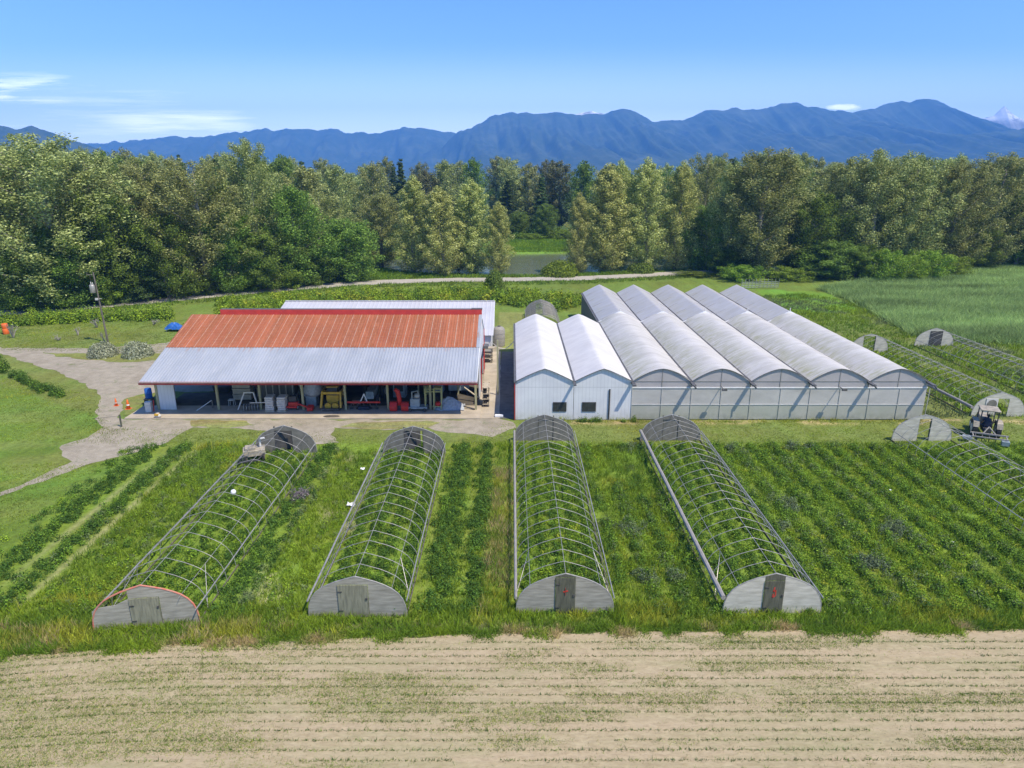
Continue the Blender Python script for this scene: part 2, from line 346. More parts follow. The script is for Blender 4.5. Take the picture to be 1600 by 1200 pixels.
def wall_extra(nt, c, tc):
    c = mixin(nt, c, (.42, .43, .45), nmath(nt, 'MULTIPLY', stripe(nt, tc, .30, .04, .09, 0), .45))
    c = mixin(nt, c, (.35, .36, .37), nmath(nt, 'MULTIPLY', stripe(nt, tc, 2.9, .006, .012, 2, -.5), .5))
    s = nt.nodes.new('ShaderNodeSeparateXYZ'); nt.links.new(tc.outputs['Object'], s.inputs[0])
    return mixin(nt, c, (.40, .42, .36), nmath(nt, 'MULTIPLY', nmap(nt, s.outputs[2], .1, .8, 1, 0), nmap(nt, nnoise(nt, tc, 2, detail=6), .4, .6, 0, .6)))
M['whitewall'] = mat('white_ribbed_wall', (.66, .67, .68), (.58, .59, .61), .6, 0, scale=.7, extra=wall_extra)
def film_extra(alg, side):
    def f(nt, c, tc):
        st = nnoise(nt, tc, 2.0, (.35, 2.2, .5), 6, .7)
        big = nnoise(nt, tc, .16, (1.2, .6, 1), 4, .6, (3, 9, 0))
        c = mixin(nt, c, (.47, .445, .37), nmap(nt, nnoise(nt, tc, .9, (.3, 1.4, 1), 7, .7, (8, 2, 1)), .45, .7, 0, .75))
        s = nt.nodes.new('ShaderNodeSeparateXYZ'); nt.links.new(tc.outputs['Object'], s.inputs[0])
        # dirt washes down to the gutter, on the shallow lower part of each bay's left slope
        ph = nmath(nt, 'FRACT', nmath(nt, 'DIVIDE', nmath(nt, 'SUBTRACT', s.outputs[0], 9.98), 4.89))
        band = nmath(nt, 'MULTIPLY', nmap(nt, ph, 0, .06, .35, 1), nmap(nt, ph, .12, .50, 1, 0))
        return mixin(nt, c, (.40, .39, .17), nmath(nt, 'MULTIPLY', nmath(nt, 'MULTIPLY', nmap(nt, st, .40, .62, 0, 1), band), nmap(nt, big, .32, .52, .15*alg, alg)))
    return f
M['film'] = mat('greenhouse_roof_film', (.71, .68, .62), (.62, .59, .54), .4, 0, scale=.5, stretch=(.5, 1.5, 1), spec=.35, extra=film_extra(.9, 0), transl=.15)
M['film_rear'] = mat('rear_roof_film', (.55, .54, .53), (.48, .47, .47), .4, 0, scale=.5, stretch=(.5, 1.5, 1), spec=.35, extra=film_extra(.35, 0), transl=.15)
M['film_white'] = mat('white_roof_film', (.70, .68, .645), (.61, .59, .56), .5, 0, scale=.8, stretch=(.4, 1.2, 1), spec=.25, transl=.1,
    extra=lambda nt, c, tc: mixin(nt, c, (.52, .51, .47), nmap(nt, nnoise(nt, tc, 1.1, (.35, 1.6, 1), 7, .7, (8, 2, 1)), .55, .78, 0, .8)))
def wallfilm_extra(nt, c, tc):
    s = nt.nodes.new('ShaderNodeSeparateXYZ'); nt.links.new(tc.outputs['Object'], s.inputs[0])
    c = mixin(nt, c, (.43, .45, .36), nmath(nt, 'MULTIPLY', nmap(nt, s.outputs[2], 1.25, 1.45, 1, 0), nmap(nt, nnoise(nt, tc, .7, (1, 1, .7), 6, .7), .3, .7, .35, .95)))
    return mixin(nt, c, (.30, .31, .25), nmath(nt, 'MULTIPLY', nmap(nt, s.outputs[2], .1, .7, .8, 0), nmap(nt, nnoise(nt, tc, 2.5, detail=6), .4, .6, 0, 1)))
M['wallfilm'] = mat('greenhouse_wall_film', (.60, .58, .54), (.50, .485, .45), .45, 0, scale=.9, stretch=(.6, 1, 1.2), spec=.3, extra=wallfilm_extra, transl=.2)
M['gablefilm'] = mat('greenhouse_gable_film', (.52, .49, .48), (.45, .425, .42), .45, 0, scale=.8, spec=.3, transl=.2)
M['gutter'] = mat('dark_gutter', (.16, .155, .15), (.10, .10, .095), .6, .3, scale=3)
M['rail'] = mat('pale_rail', (.62, .60, .56), (.5, .49, .46), .5)
def mtn_extra(nt, c, tc):
    c = mixin(nt, c, (.10, .12, .07), nmap(nt, nnoise(nt, tc, .004, detail=8, rough=.7), .5, .68, 0, .8))
    return mixin(nt, c, (.30, .28, .24), nmap(nt, nnoise(nt, tc, .012, detail=6, rough=.7, loc=(5, 0, 0)), .66, .74, 0, .7))
M['mountain'] = mat('forested_mountain', (.025, .045, .022), (.06, .075, .04), .95, scale=.02, detail=8, spec=.05, extra=mtn_extra)
def snow_extra(nt, c, tc):
    s = nt.nodes.new('ShaderNodeSeparateXYZ'); nt.links.new(tc.outputs['Object'], s.inputs[0])
    return mixin(nt, c, (.85, .86, .88), nmath(nt, 'MULTIPLY', nmap(nt, s.outputs[2], 360, 410, 0, 1), nmap(nt, nnoise(nt, tc, .012, (1, 1, 2), 6, .7), .40, .50, 0, 1)))
M['snowpeak'] = mat('snowy_rock', (.32, .30, .29), (.22, .21, .20), .9, scale=.01, detail=8, spec=.05, extra=snow_extra)

# ------------------------------------------------------------------ setting: ground sheet
def axis(segs):
    out = [segs[0][0]]
    for a, b, st in segs:
        n = max(1, int(round((b-a)/st))); out += list(np.linspace(a, b, n+1)[1:])
    return np.array(out)
gx = axis([(-6600, -2000, 1150), (-2000, -400, 100), (-400, -120, 8), (-120, -45, 1.), (-45, 60, .4), (60, 130, 1.), (130, 400, 8), (400, 2000, 100), (2000, 6600, 1150)])
gy = axis([(-150, 10, 10), (10, 62, .4), (62, 110, .6), (110, 230, 1.2), (230, 500, 10), (500, 2000, 100), (2000, 6800, 600)])
XX, YY = np.meshgrid(gx, gy)
ZZ = np.zeros_like(XX)
def sm(a, b, x): t = np.clip((x-a)/(b-a), 0, 1); return t*t*(3-2*t)
RIV = [G(596, 421), G(640, 428), G(760, 432), G(850, 431), G(1000, 424), (75, 150), (75, 186), G(1010, 398), G(890, 394), G(790, 395), G(700, 400), G(590, 404)]
def inside(px, py, poly):
    c = np.zeros(px.shape, bool); n = len(poly)
    for i in range(n):
        x0, y0 = poly[i]; x1, y1 = poly[i-1]
        k = ((y0 > py) != (y1 > py)) & (px < (x1-x0)*(py-y0)/((y1-y0)+1e-12)+x0); c ^= k
    return c
ZZ[inside(XX, YY, RIV)] = -1.1
C = np.zeros(XX.shape+(3,))
base = np.array([.135, .19, .034]); C[:] = base
nz = fbm(XX*.09, YY*.09, 4, 3)[..., None]; nz2 = fbm(XX*.5, YY*.3, 4, 8)[..., None]
C = C*(.8+.4*nz)
def paint(mask, col, k=1.):
    global C
    m = (np.clip(mask, 0, 1)*k)[..., None]; C = C*(1-m)+np.array(col)*m
def px(pl): return [G(*p) for p in pl]
# olive lawns with dry tinges round the yards
yard = sm(48, 51, YY)*(1-sm(84, 100, YY))
paint(yard*(.35+.6*nz2[..., 0]), (.18, .195, .062), .75)
paint(sm(49.6, 50.2, YY)*(1-sm(54, 54.4, YY))*(XX > -1)*(.4+.6*vnoise(XX*.6, YY*3, 5)), (.15, .19, .045), .8)
paint(sm(52.6, 53.2, YY)*(1-sm(54., 54.4, YY))*(XX > 5)*sm(.4, .65, fbm(XX*.4, YY*1.4, 4, 9)), (.42, .34, .16), .9)
# left lawn, bright
paint(inside(XX, YY, px([(-400, 590), (0, 600), (90, 630), (150, 650), (190, 665), (90, 700), (60, 740), (-400, 850)])).astype(float), (.125, .215, .03), .75)
paint(inside(XX, YY, px([(-500, 800), (0, 775), (100, 740), (250, 695), (150, 790), (0, 890), (-500, 1100)])).astype(float), (.12, .21, .028), .8)
lw = (XX < -27)*(YY > 26)*(YY < 100); a_ = fbm(XX*.25+YY*.12, YY*.5-XX*.15, 5, 44)
paint(lw*np.clip((a_-.42)*3, 0, 1), (.19, .22, .055), .6); paint(lw*np.clip((.48-a_)*3, 0, 1), (.10, .17, .025), .6)
paint(sm(23.5, 24, YY)*(1-sm(27.0, 27.6, YY)), (.115, .13, .045), .9)
# crop block ground between the tunnels is a brighter yellow-green
crop = sm(26.8, 27.5, YY)*(1-sm(48.2, 49.3, YY))*(XX > -28)*(XX < 60)
paint(crop*(.5+.5*nz[..., 0]), (.17, .25, .028), .9)
# thin worn paths between the left rows
paint((np.exp(-((XX+23.65+(YY-27)*.01)/.16)**2))*crop, (.34, .34, .15), .8)
paint((np.exp(-((XX+25.55+(YY-27)*.02)/.14)**2))*crop, (.30, .30, .13), .7)
for xs in (-4.55, -2.55, -1.35): paint(np.exp(-((XX-xs)/.2)**2)*crop, (.21, .26, .045), .8)
# pale debris patches
for (u, v, r) in ((528, 795, 1.0), (520, 735, .5), (545, 715, .6), (420, 935, .9), (545, 825, .6), (425, 900, .7), (622, 740, .4)):
    x0, y0 = G(u, v); paint(np.exp(-(((XX-x0)/r)**2+((YY-y0)/(r*1.3))**2))*sm(.35, .6, fbm(XX*1.6, YY*1.6, 3, 4)), (.38, .33, .20), .9)
# lawn between the buildings
paint((XX > -2)*(XX < 1.5)*(YY > 78)*(YY < 100)*(.5+.5*fbm(XX*2, YY*.3, 3, 5)), (.26, .26, .09), .7)
# bright mown patch beyond the greenhouses
paint(sm(0, 1, inside(XX, YY, px([(1180, 452), (1290, 456), (1345, 487), (1250, 490), (1195, 465)])).astype(float)), (.14, .27, .03), .8)
# river bed, far bank
paint(inside(XX, YY, px([(700, 396), (800, 395), (890, 394), (900, 372), (790, 370)])).astype(float), (.16, .28, .04), .8)
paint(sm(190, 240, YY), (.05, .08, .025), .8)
x0, y0 = G(582, 424); paint(np.exp(-(((XX-x0)/2.5)**2+((YY-y0)/3)**2)), (.38, .30, .20), .8)
nx, ny = len(gx), len(gy)
idx = np.arange(nx*ny).reshape(ny, nx)
F = np.stack([idx[:-1, :-1], idx[:-1, 1:], idx[1:, 1:], idx[1:, :-1]], -1).reshape(-1, 4)
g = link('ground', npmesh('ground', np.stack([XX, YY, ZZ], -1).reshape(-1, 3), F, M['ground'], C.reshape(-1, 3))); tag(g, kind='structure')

def rough_poly(poly, step=.5, amp=.25, seed=0):
    out = []; n = len(poly)
    for i in range(n):
        a = np.array(poly[i], float); b = np.array(poly[(i+1) % n], float); d = b-a; L = np.hypot(*d)
        k = max(1, int(L/step)); nrm = np.array([-d[1], d[0]])/max(L, 1e-6)
        for j in range(k):
            p = a+d*j/k; o = (fbm(np.array([p[0]*.7]), np.array([p[1]*.7]), 3, seed)[0]-.5)*2*amp*1.6 + (random.random()-.5)*amp*.5
            out.append(tuple(p+nrm*o))
    return out
def sheet(name, poly, z, m, amp=.25, step=.5, seed=0, kind='structure', thick=0):
    P = rough_poly(poly, step, amp, seed) if amp else [tuple(p) for p in poly]
    if sum(P[i-1][0]*P[i][1]-P[i][0]*P[i-1][1] for i in range(len(P))) < 0: P = P[::-1]
    tri = tessellate_polygon([[Vector((x, y, 0)) for x, y in P]])
    vs = [(x, y, z) for x, y in P]; fs = [tuple(t) for t in tri]
    if thick:
        n = len(P); vs += [(x, y, z-thick) for x, y in P]; fs += [(i, i+n, (i+1) % n+n, (i+1) % n) for i in range(n)]
    fs2 = []
    for t in fs:
        if len(t) == 3:
            a, b, c = [Vector(vs[i]) for i in t]
            if (b-a).cross(c-a).z < 0: t = t[::-1]
        fs2.append(t)
    mb = MB(); mb.add(vs, fs2); o = mb.build(name, m); tag(o, kind=kind); return o

sheet('river', [(x, y) for x, y in RIV], -.35, M['river'], .0)
sheet('driveway', px([(-260, 541), (0, 543), (140, 545), (230, 538), (262, 536), (300, 520), (335, 560), (345, 612), (245, 612), (238, 614), (205, 628), (190, 640), (185, 652), (205, 656), (285, 656), (420, 655), (560, 656), (700, 656), (745, 656), (745, 542), (782, 542), (781, 655), (800, 660), (806, 668), (770, 682), (700, 676), (660, 668), (600, 672), (520, 668), (515, 680), (530, 692), (495, 694), (440, 676), (392, 670), (300, 668), (262, 690), (215, 706), (150, 722), (95, 741), (0, 777), (-150, 830), (-150, 818), (0, 769), (60, 745), (110, 722), (100, 708), (92, 700), (140, 683), (160, 668), (146, 655), (150, 640), (158, 630), (150, 612), (100, 585), (45, 566), (0, 553), (-260, 548)]), .012, M['gravel'], .3, .4, 1)
def grass_patch(name, pl, col, seed):
    P = px(pl); o = sheet(name, P, .024, None, .3, .4, seed)
    me = o.data; at = me.attributes.new('Col', 'FLOAT_COLOR', 'POINT')
    for i, d in enumerate(at.data): d.color = (*[c*(.85+.3*random.random()) for c in col], 1)
    me.materials.append(M['ground']); return o
grass_patch('grass_island', [(66, 551), (150, 553), (250, 552), (262, 556), (258, 563), (190, 566), (130, 563), (90, 557)], (.19, .215, .06), 3)
grass_patch('grass_island', [(298, 657.5), (340, 657), (385, 658), (396, 664), (350, 668.5), (300, 668)], (.24, .23, .08), 4)
grass_patch('grass_island', [(560, 661), (640, 658), (690, 661), (665, 668), (590, 671), (530, 668)], (.24, .24, .09), 5)
grass_patch('grass_island', [(196, 624), (236, 612), (228, 628), (206, 647), (192, 650)], (.19, .215, .06), 6)
sheet('concrete_lane', [(-2.9, 54.4), (-1.05, 54.4), (-1.3, 76.8), (-2.9, 76.8)], .03, M['concrete'], .06, .6, 2)
sheet('house_shade_strip', [(-1.15, 54.3), (.2, 54.3), (.2, 76.8), (-1.2, 76.8)], .028, M['house_shade'], .05, .6, 9)  # dark sheet over the house's shadow footprint, shade put into its colour
sheet('concrete_apron', [(-32.7, 54.15), (-2.7, 54.15), (-2.7, 57.4), (-32.7, 57.4)], .12, M['concrete'], .0, thick=.14)
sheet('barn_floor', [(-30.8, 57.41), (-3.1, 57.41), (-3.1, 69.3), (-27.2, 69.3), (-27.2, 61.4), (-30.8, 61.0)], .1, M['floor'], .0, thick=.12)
x0, y0 = G(518, 650.5, .12)
sheet('oil_stain', [(x0+.75*math.cos(a), y0+.35*math.sin(a)) for a in np.linspace(0, 6.1, 14)], .124, M['floor'], .08, .3, 2)
# dike road
rc = [G(*p) for p in [(-420, 530), (-200, 508), (0, 489.5), (120, 480), (230, 471), (330, 461.5), (420, 453.5), (520, 445.5), (600, 440.5), (700, 437.5), (800, 436.8), (900, 435.3), (980, 431.5), (1060, 427), (1140, 423), (1300, 415)]]
lft, rgt = [], []
for i, p in enumerate(rc):
    a = np.array(rc[max(i-1, 0)]); b = np.array(rc[min(i+1, len(rc)-1)]); d = b-a; d = d/np.hypot(*d); n_ = np.array([-d[1], d[0]])
    lft.append(tuple(np.array(p)+n_*2.5)); rgt.append(tuple(np.array(p)-n_*2.5))
sheet('dike_road', lft+rgt[::-1], .03, M['road'], .22, 1.2, 5)
sheet('ploughed_field', [(-60, 4), (60, 4), (60, 26.55), (20, 26.45), (8, 26.35), (-2, 26.1), (-10, 25.75), (-17, 25.2), (-20, 24.8), (-26, 24.4), (-60, 24)], .012, M['soil'], .14, .35, 8)

# ------------------------------------------------------------------ mountains
def mountains(name, prof, D, toe, seed, m, amp=1., snow=False, nxs=420, nys=70):
    us = np.array([p[0] for p in prof], float); vs = np.array([p[1] for p in prof], float)
    zs = []; xs = []
    for u, v in prof:
        x, z = atY(u, v, D); xs.append(x); zs.append(z)
    xa = np.linspace(xs[0], xs[-1], nxs); crest = np.interp(xa, xs, zs)
    crest = crest + (fbm(xa*.012, xa*0, 4, seed)-.5)*.022*D*.35*amp
    w = np.linspace(0, 1, nys)
    WX, W = np.meshgrid(xa, w); CR = np.tile(crest, (nys, 1))
    front = np.clip(W/.72, 0, 1)
    n = fbm(WX*.0022+W*.6, W*2.2+seed, 5, seed); rid = 1-np.abs(2*fbm(WX*.0032+W*.9, W*1.1+7, 5, seed+5)-1)
    h = CR*front**(1.15)
    rid2 = 1-np.abs(2*fbm(WX*.011+W*1.9, W*2.6+3, 4, seed+15)-1)
    h = h*(1-(1-front)*front*2.6*amp*((1-rid)*1.6+(1-rid2)*.7)) + (n-.5)*CR*.22*front*(1-front)*4*amp
    back = np.clip((W-.72)/.28, 0, 1); h = np.where(W > .72, CR*(1-back**1.3), h)
    YW = D-toe+toe*front + back*toe*.5
    YW = YW + (fbm(WX*.0016, W*0+3, 3, seed+9)-.5)*toe*.35*(1-front)
    V = np.stack([WX, YW, np.maximum(h, -2)-1], -1).reshape(-1, 3)
    id_ = np.arange(nxs*nys).reshape(nys, nxs)
    F = np.stack([id_[:-1, :-1], id_[:-1, 1:], id_[1:, 1:], id_[1:, :-1]], -1).reshape(-1, 4)
    o = link(name, npmesh(name, V, F, m, smooth=True)); tag(o, kind='structure'); return o
mountains('mountains_far', [(-300, 232), (60, 232), (170, 222), (220, 217), (260, 212), (300, 214), (350, 207), (400, 203), (440, 201), (500, 204), (520, 202), (550, 207), (600, 206), (630, 200), (660, 202), (690, 207), (740, 206), (800, 215), (900, 225)], 5900, 1500, 3, M['mountain'])
mountains('mountains', [(640, 252), (690, 228), (715, 207), (735, 199), (752, 189), (765, 180), (800, 175), (830, 178), (870, 174), (900, 178), (940, 177), (955, 172), (970, 167), (985, 172), (1000, 178), (1020, 188), (1045, 187), (1070, 184), (1100, 172), (1150, 168), (1200, 170), (1222, 162), (1245, 160), (1270, 166), (1290, 172), (1340, 172), (1370, 168), (1390, 160), (1410, 155), (1422, 158), (1445, 152), (1463, 155), (1490, 172), (1515, 184), (1540, 192), (1600, 206), (1700, 215), (1900, 235)], 5200, 2300, 21, M['mountain'], nxs=560, nys=110)
mountains('foothills', [(-500, 180), (-150, 190), (-40, 188), (0, 194), (25, 202), (48, 195), (70, 205), (100, 215), (125, 222), (170, 240), (260, 262)], 3000, 900, 33, M['mountain'])
mountains('foothills', [(1180, 262), (1300, 240), (1400, 226), (1500, 210), (1560, 202), (1620, 200), (1800, 190), (2100, 200)], 4000, 900, 41, M['mountain'])
mountains('snow_peak', [(1450, 240), (1500, 190), (1535, 184), (1553, 180), (1563, 171), (1570, 166), (1576, 173), (1588, 181), (1600, 187), (1660, 195), (1760, 225)], 5600, 500, 51, M['snowpeak'], .5)
mountains('snow_ridge', [(860, 215), (890, 182), (905, 176), (925, 173), (942, 178), (960, 186), (985, 215)], 5400, 300, 57, M['snowpeak'], .4)

# haze
hz = MB().box(-6700, 6700, -300, 6900, -6, 600).build('haze', None); tag(hz, 'pale blue summer air haze veiling the distant mountains', 'haze', kind='stuff')
hm = bpy.data.materials.new('haze_air'); hm.use_nodes = True; hn = hm.node_tree
for n in list(hn.nodes): hn.nodes.remove(n)
pv = hn.nodes.new('ShaderNodeVolumePrincipled'); ho = hn.nodes.new('ShaderNodeOutputMaterial'); hn.links.new(pv.outputs[0], ho.inputs['Volume'])
pv.inputs['Density'].default_value = 1.75e-4; pv.inputs['Color'].default_value = (.15, .43, 1, 1); pv.inputs['Anisotropy'].default_value = 0.0
hz.data.materials.append(hm)

# ================================================================== BARN
XL, XR, YE, YP, YRD, YBK = -30.95, -2.92, 54.1, 56.35, 64.9, 69.5
ZE, ZR = 3.32, 6.78
slope = (ZR-ZE)/(YRD-YE)
def zroof(y): return ZE+slope*(y-YE)
def corrugated(x0, x1, prof, pitch=.2583, rib=.035, th=.01):
    """sheet with raised ribs running up the slope; prof is a list of (y, z)"""
    xs = []; hs = []
    x = x0
    while x < x1-.02:
        for dx, h in ((0, 0), (pitch*.55, 0), (pitch*.68, 1), (pitch*.84, 1)):
            if x+dx < x1: xs.append(x+dx); hs.append(h*rib)
        x += pitch
    xs.append(x1); hs.append(0)
    mb = MB(); n = len(xs); vs = []
    for y, z in prof: vs += [(xx, y, z+h) for xx, h in zip(xs, hs)]
    fs = [(j*n+i, j*n+i+1, (j+1)*n+i+1, (j+1)*n+i) for j in range(len(prof)-1) for i in range(n-1)]
    mb.add(vs, fs); return mb
barn = empty('barn', ((XL+XR)/2, YP, 0), 0, 'long open-fronted machinery barn with a rusted upper roof and galvanised lower roof', 'barn')
def bp(mb, name, m, parent=None, **k):
    o = mb.build(name, m, parent or barn, **k)
    if not parent: o.matrix_parent_inverse = Matrix.Translation(-barn.location)
    return o
ys = 59.2
lo = bp(corrugated(XL, XR, [(YE, ZE), (ys+.25, zroof(ys+.25))]), 'lower_roof', M['galvroof']); tag(lo, 'galvanised grey-blue lower roof sheets')
up_ = bp(corrugated(XL+.03, XR-.28, [(ys, zroof(ys)+.03), (YRD, ZR+.03)]), 'upper_roof', M['rust']); tag(up_, 'rusted orange upper roof sheets')
bp(MB().slabx([(ys, zroof(ys)+.02), (YRD, ZR+.02), (YRD, ZR+.055), (ys, zroof(ys)+.055)], XR-.27, XR+.03), 'edge_flashing', M['galvroof'])
bp(MB().slabx([(YE, ZE-.03), (YRD, ZR-.03), (YRD, ZR-.07), (YE, ZE-.07)], XL+.02, XR-.02), 'roof_deck', M['post_wood'])
bp(corrugated(-28.1, XR, [(YRD+.02, ZR), (YBK, 4.55)]), 'back_roof', M['galvroof'])
mb = MB().box(-28.1, XR+.02, YRD-.05, YRD+.02, ZR+.02, ZR+.50); bp(mb, 'ridge_board', M['red_trim'])
mb = MB().box(-28.12, XR+.04, YRD+.02, YRD+.5, ZR+.42, ZR+.53); mb.box(XR-1., XR+.05, YRD+.0, YRD+.5, ZR+.53, ZR+.58)
bp(mb, 'ridge_cap', M['gutter'])
mb = MB().box(XL-.03, XR+.03, YE-.06, YE-.01, ZE-.24, ZE+.02); f = bp(mb, 'fascia', M['red_trim'])
bp(MB().box(XL-.03, XR+.03, YE-.14, YE-.065, ZE-.06, ZE+.01), 'gutter', M['galv'])
for i in range(8):
    x = XL+.12 if i == 0 else (-25.6 + (i-1)*3.7)
    if i == 7: x = -3.15
    z = zroof(YP)-.08
    bp(MB().box(x-.09, x+.09, YP-.09, YP+.09, .12, z), 'post', M['post_wood'])
bp(MB().box(XL+.1, XR-.1, YP-.07, YP-.0, zroof(YP)-.42, zroof(YP)-.12), 'eave_beam', M['steel_dark'])
bp(MB().box(XL+.23, -29.3, YP-.03, YP+.05, .12, zroof(YP)-.09), 'front_wall_panel', M['whitewall'])
mb = MB(); mb.box(XL+.02, XL+.1, YP+.1, 59.5, .1, 3.8); bp(mb, 'end_wall', M['whitewall'])
mb = MB()
for k in range(5): mb.tube([(-30.6+.5*0, 64.4, .6+.45*k), (-26.9, 64.4, .6+.45*k)], .03, 6)
for k in range(5): mb.tube([(-30.3+.8*k, 64.4, .1), (-30.3+.8*k, 64.4, 2.6)], .03, 6)
bp(mb, 'livestock_gate', M['galv'])
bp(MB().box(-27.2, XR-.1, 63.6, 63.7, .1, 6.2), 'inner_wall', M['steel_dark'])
for i in range(7): bp(MB().box(-23.6+3.7*i, -23.45+3.7*i, 60.6, 60.75, .1, zroof(60.6)-.1), 'inner_post', M['post_wood'])
mb = MB()
for y in (56.9, 58.8, 60.7, 62.6): mb.box(XL+.1, XR-.1, y-.04, y+.04, zroof(y)-.25, zroof(y)-.08)
bp(mb, 'purlins', M['post_wood'])
# right gable end: white with a dark open doorway between red-trimmed jambs
gp = [(59.4, .1), (59.4, zroof(59.4)-.1), (YRD, ZR-.1), (YBK-.1, 4.5), (YBK-.1, .1), (67.6, .1), (67.6, 3.0), (62.2, 3.0), (62.2, .1)]
bp(MB().slabx(gp, XR-.12, XR-.04), 'gable_wall', M['whitewall'])
mb = MB()
for a, b in (((YE, ZE), (YRD, ZR)), ((YRD, ZR), (YBK, 4.55))):
    mb.bar((XR+.01, a[0], a[1]-.12), (XR+.01, b[0], b[1]-.12), .05, .22)
bp(mb, 'verge_board', M['white_paint'])
for a, b, c in ((62.05, 62.2, 3.15), (67.6, 67.75, 3.15), (YBK-.2, YBK, 4.5)): bp(MB().box(XR-.02, XR+.05, a, b, .1, c), 'door_trim', M['red_trim'])
bp(MB().box(-28.0, XR-.1, YBK-.15, YBK-.08, .1, 4.45), 'back_wall', M['whitewall'])
bp(MB().slabx([(YRD+1.2, 3.1), (YRD+1.2, 3.35), (YRD+3.9, 2.95), (YRD+3.9, 2.7)], XR+.06, XR+.5), 'door_canopy', M['gutter'])

# ---- low pale shed behind the barn
sh = empty('shed', (-14.5, 76, 0), 0, 'low shed with pale corrugated roof directly behind the rusty-roofed barn', 'shed')
def sp_(mb, name, m, parent=sh, **k):
    o = mb.build(name, m, parent, **k); o.matrix_parent_inverse = Matrix.Translation(-parent.location) if parent.parent is None else Matrix(); return o
sp_(corrugated(-27.4, -2.1, [(72.9, 2.85), (81.9, 5.0)], .5, .02), 'front_roof', M['shedroof'])
sp_(corrugated(-27.4, -2.1, [(81.92, 4.99), (90.5, 2.9)], .5, .02), 'back_roof', M['shedroof'])
sp_(MB().slabx([(73.2, 0), (73.2, 2.8), (81.9, 4.9), (90.2, 2.85), (90.2, 0)], -2.4, -2.32), 'end_wall', M['whitewall'])
sp_(MB().slabx([(73.2, 0), (73.2, 2.8), (81.9, 4.9), (90.2, 2.85), (90.2, 0)], -27.2, -27.12), 'end_wall', M['whitewall'])
sp_(MB().box(-27.1, -2.42, 73.2, 73.3, 0, 2.8), 'front_wall', M['whitewall'])
sp_(MB().box(-27.1, -2.42, 90.1, 90.19, 0, 2.85), 'back_wall', M['whitewall'])
sp_(MB().bar((-2.08, 72.88, 2.8), (-2.08, 81.9, 4.95), .05, .16), 'verge_board', M['white_paint'])
sp_(MB().bar((-27.4, 81.9, 5.03), (-2.1, 81.9, 5.03), .35, .04), 'ridge_cap', M['shedroof'])
# timber lean-to shelf in front of the shed's right corner
t = empty('timber_rack', (-3.3, 72.4, 0), 0, 'dark timber rack stacked with boards at the right front corner of the pale shed', 'rack')
for x in (-1.1, 1.1):
    for y in (-.5, .4): MB().box(x-.06, x+.06, y-.06, y+.06, 0, 1.6).build('upright', M['pole_wood'], t)
mb = MB()
for z in (.5, 1.0, 1.55): mb.box(-1.2, 1.2, -.6, .5, z, z+.06)
mb.build('shelf', M['board'], t)
mb = MB()
for k in range(7): mb.bar((-1.3+.1*k, -.5+.13*k, 1.65), (1.3+.05*k, -.45+.13*k, 1.66), .11, .05)
mb.build('boards', M['board'], t)
# tank beside the shed
t = empty('water_tank', (-1.55, 79.8, 0), 0, 'grey upright water tank against the right end of the pale shed', 'tank')
MB().lathe((0, 0, 0), [(.68, 0), (.7, .1), (.7, 2.0), (.5, 2.25), (.18, 2.35)], 20).build('tank_body', M['roll'], t, True)
MB().lathe((0, 0, 0), [(.2, 2.34), (.2, 2.42), (.05, 2.44)], 12).build('lid', M['steel_dark'], t)
mb = MB()
for z in (.5, 1.0, 1.5): mb.lathe((0, 0, z), [(.715, 0), (.715, .05)], 20)
mb.build('hoop_band', M['galv'], t)
# hose
P = [(-2.3+3.*s, 71.5+.8*s, 2.55-1.3*math.sin(math.pi*s)*.9+.5*s) for s in np.linspace(0, 1, 16)]
tag(MB().tube(P, .035, 6).build('hose', M['rail']), 'pale hose sagging from the barn corner across to the white ribbed greenhouse', 'hose')

# ================================================================== WHITE TWIN-PEAK HOUSE
YF = 54.0; ZG = 3.42; ZPK = 4.5
BX = [.27, 5.14, 10.0]
wh = empty('packing_house', (5.1, YF, 0), 0, 'white twin-peaked house with ribbed white front and two dark windows', 'packing house')
def wp(mb, name, m, parent=wh, **k):
    o = mb.build(name, m, parent, **k)
    if parent.parent is None: o.matrix_parent_inverse = Matrix.Translation(-parent.location)
    return o
def wavy_roof(x0, x1, y0, y1, zg, zp, power, seed, ny=60, nxh=14, amp=.02, over=0.0):
    xs = np.linspace(-1, 1, 2*nxh+1); yy = np.linspace(y0, y1, ny)
    W = (x1-x0)/2; cx = (x0+x1)/2; XX_, YY_ = np.meshgrid(xs, yy)
    Z_ = zg+(zp-zg)*(1-np.abs(XX_)**power)
    Z_ = Z_ + (fbm(XX_*2+seed, YY_*.55, 4, seed)-.5)*amp*4*(1-np.abs(XX_)**4) 
    V = np.stack([cx+XX_*(W-.09), YY_, Z_], -1).reshape(-1, 3); n = 2*nxh+1
    id_ = np.arange(n*ny).reshape(ny, n)
    return V, np.stack([id_[:-1, :-1], id_[:-1, 1:], id_[1:, 1:], id_[1:, :-1]], -1).reshape(-1, 4)
def roofpart(name, parent, m, *a, **k):
    V, F = wavy_roof(*a, **k); o = link(name, npmesh(name, V, F, m, smooth=True), parent)
    o.matrix_parent_inverse = Matrix.Translation(-parent.location); return o
def arch(x0, x1, zg, zp, power, n=14):
    W = (x1-x0)/2; cx = (x0+x1)/2
    return [(cx+W*s, zg+(zp-zg)*(1-abs(s)**power)) for s in np.linspace(1, -1, 2*n+1)]
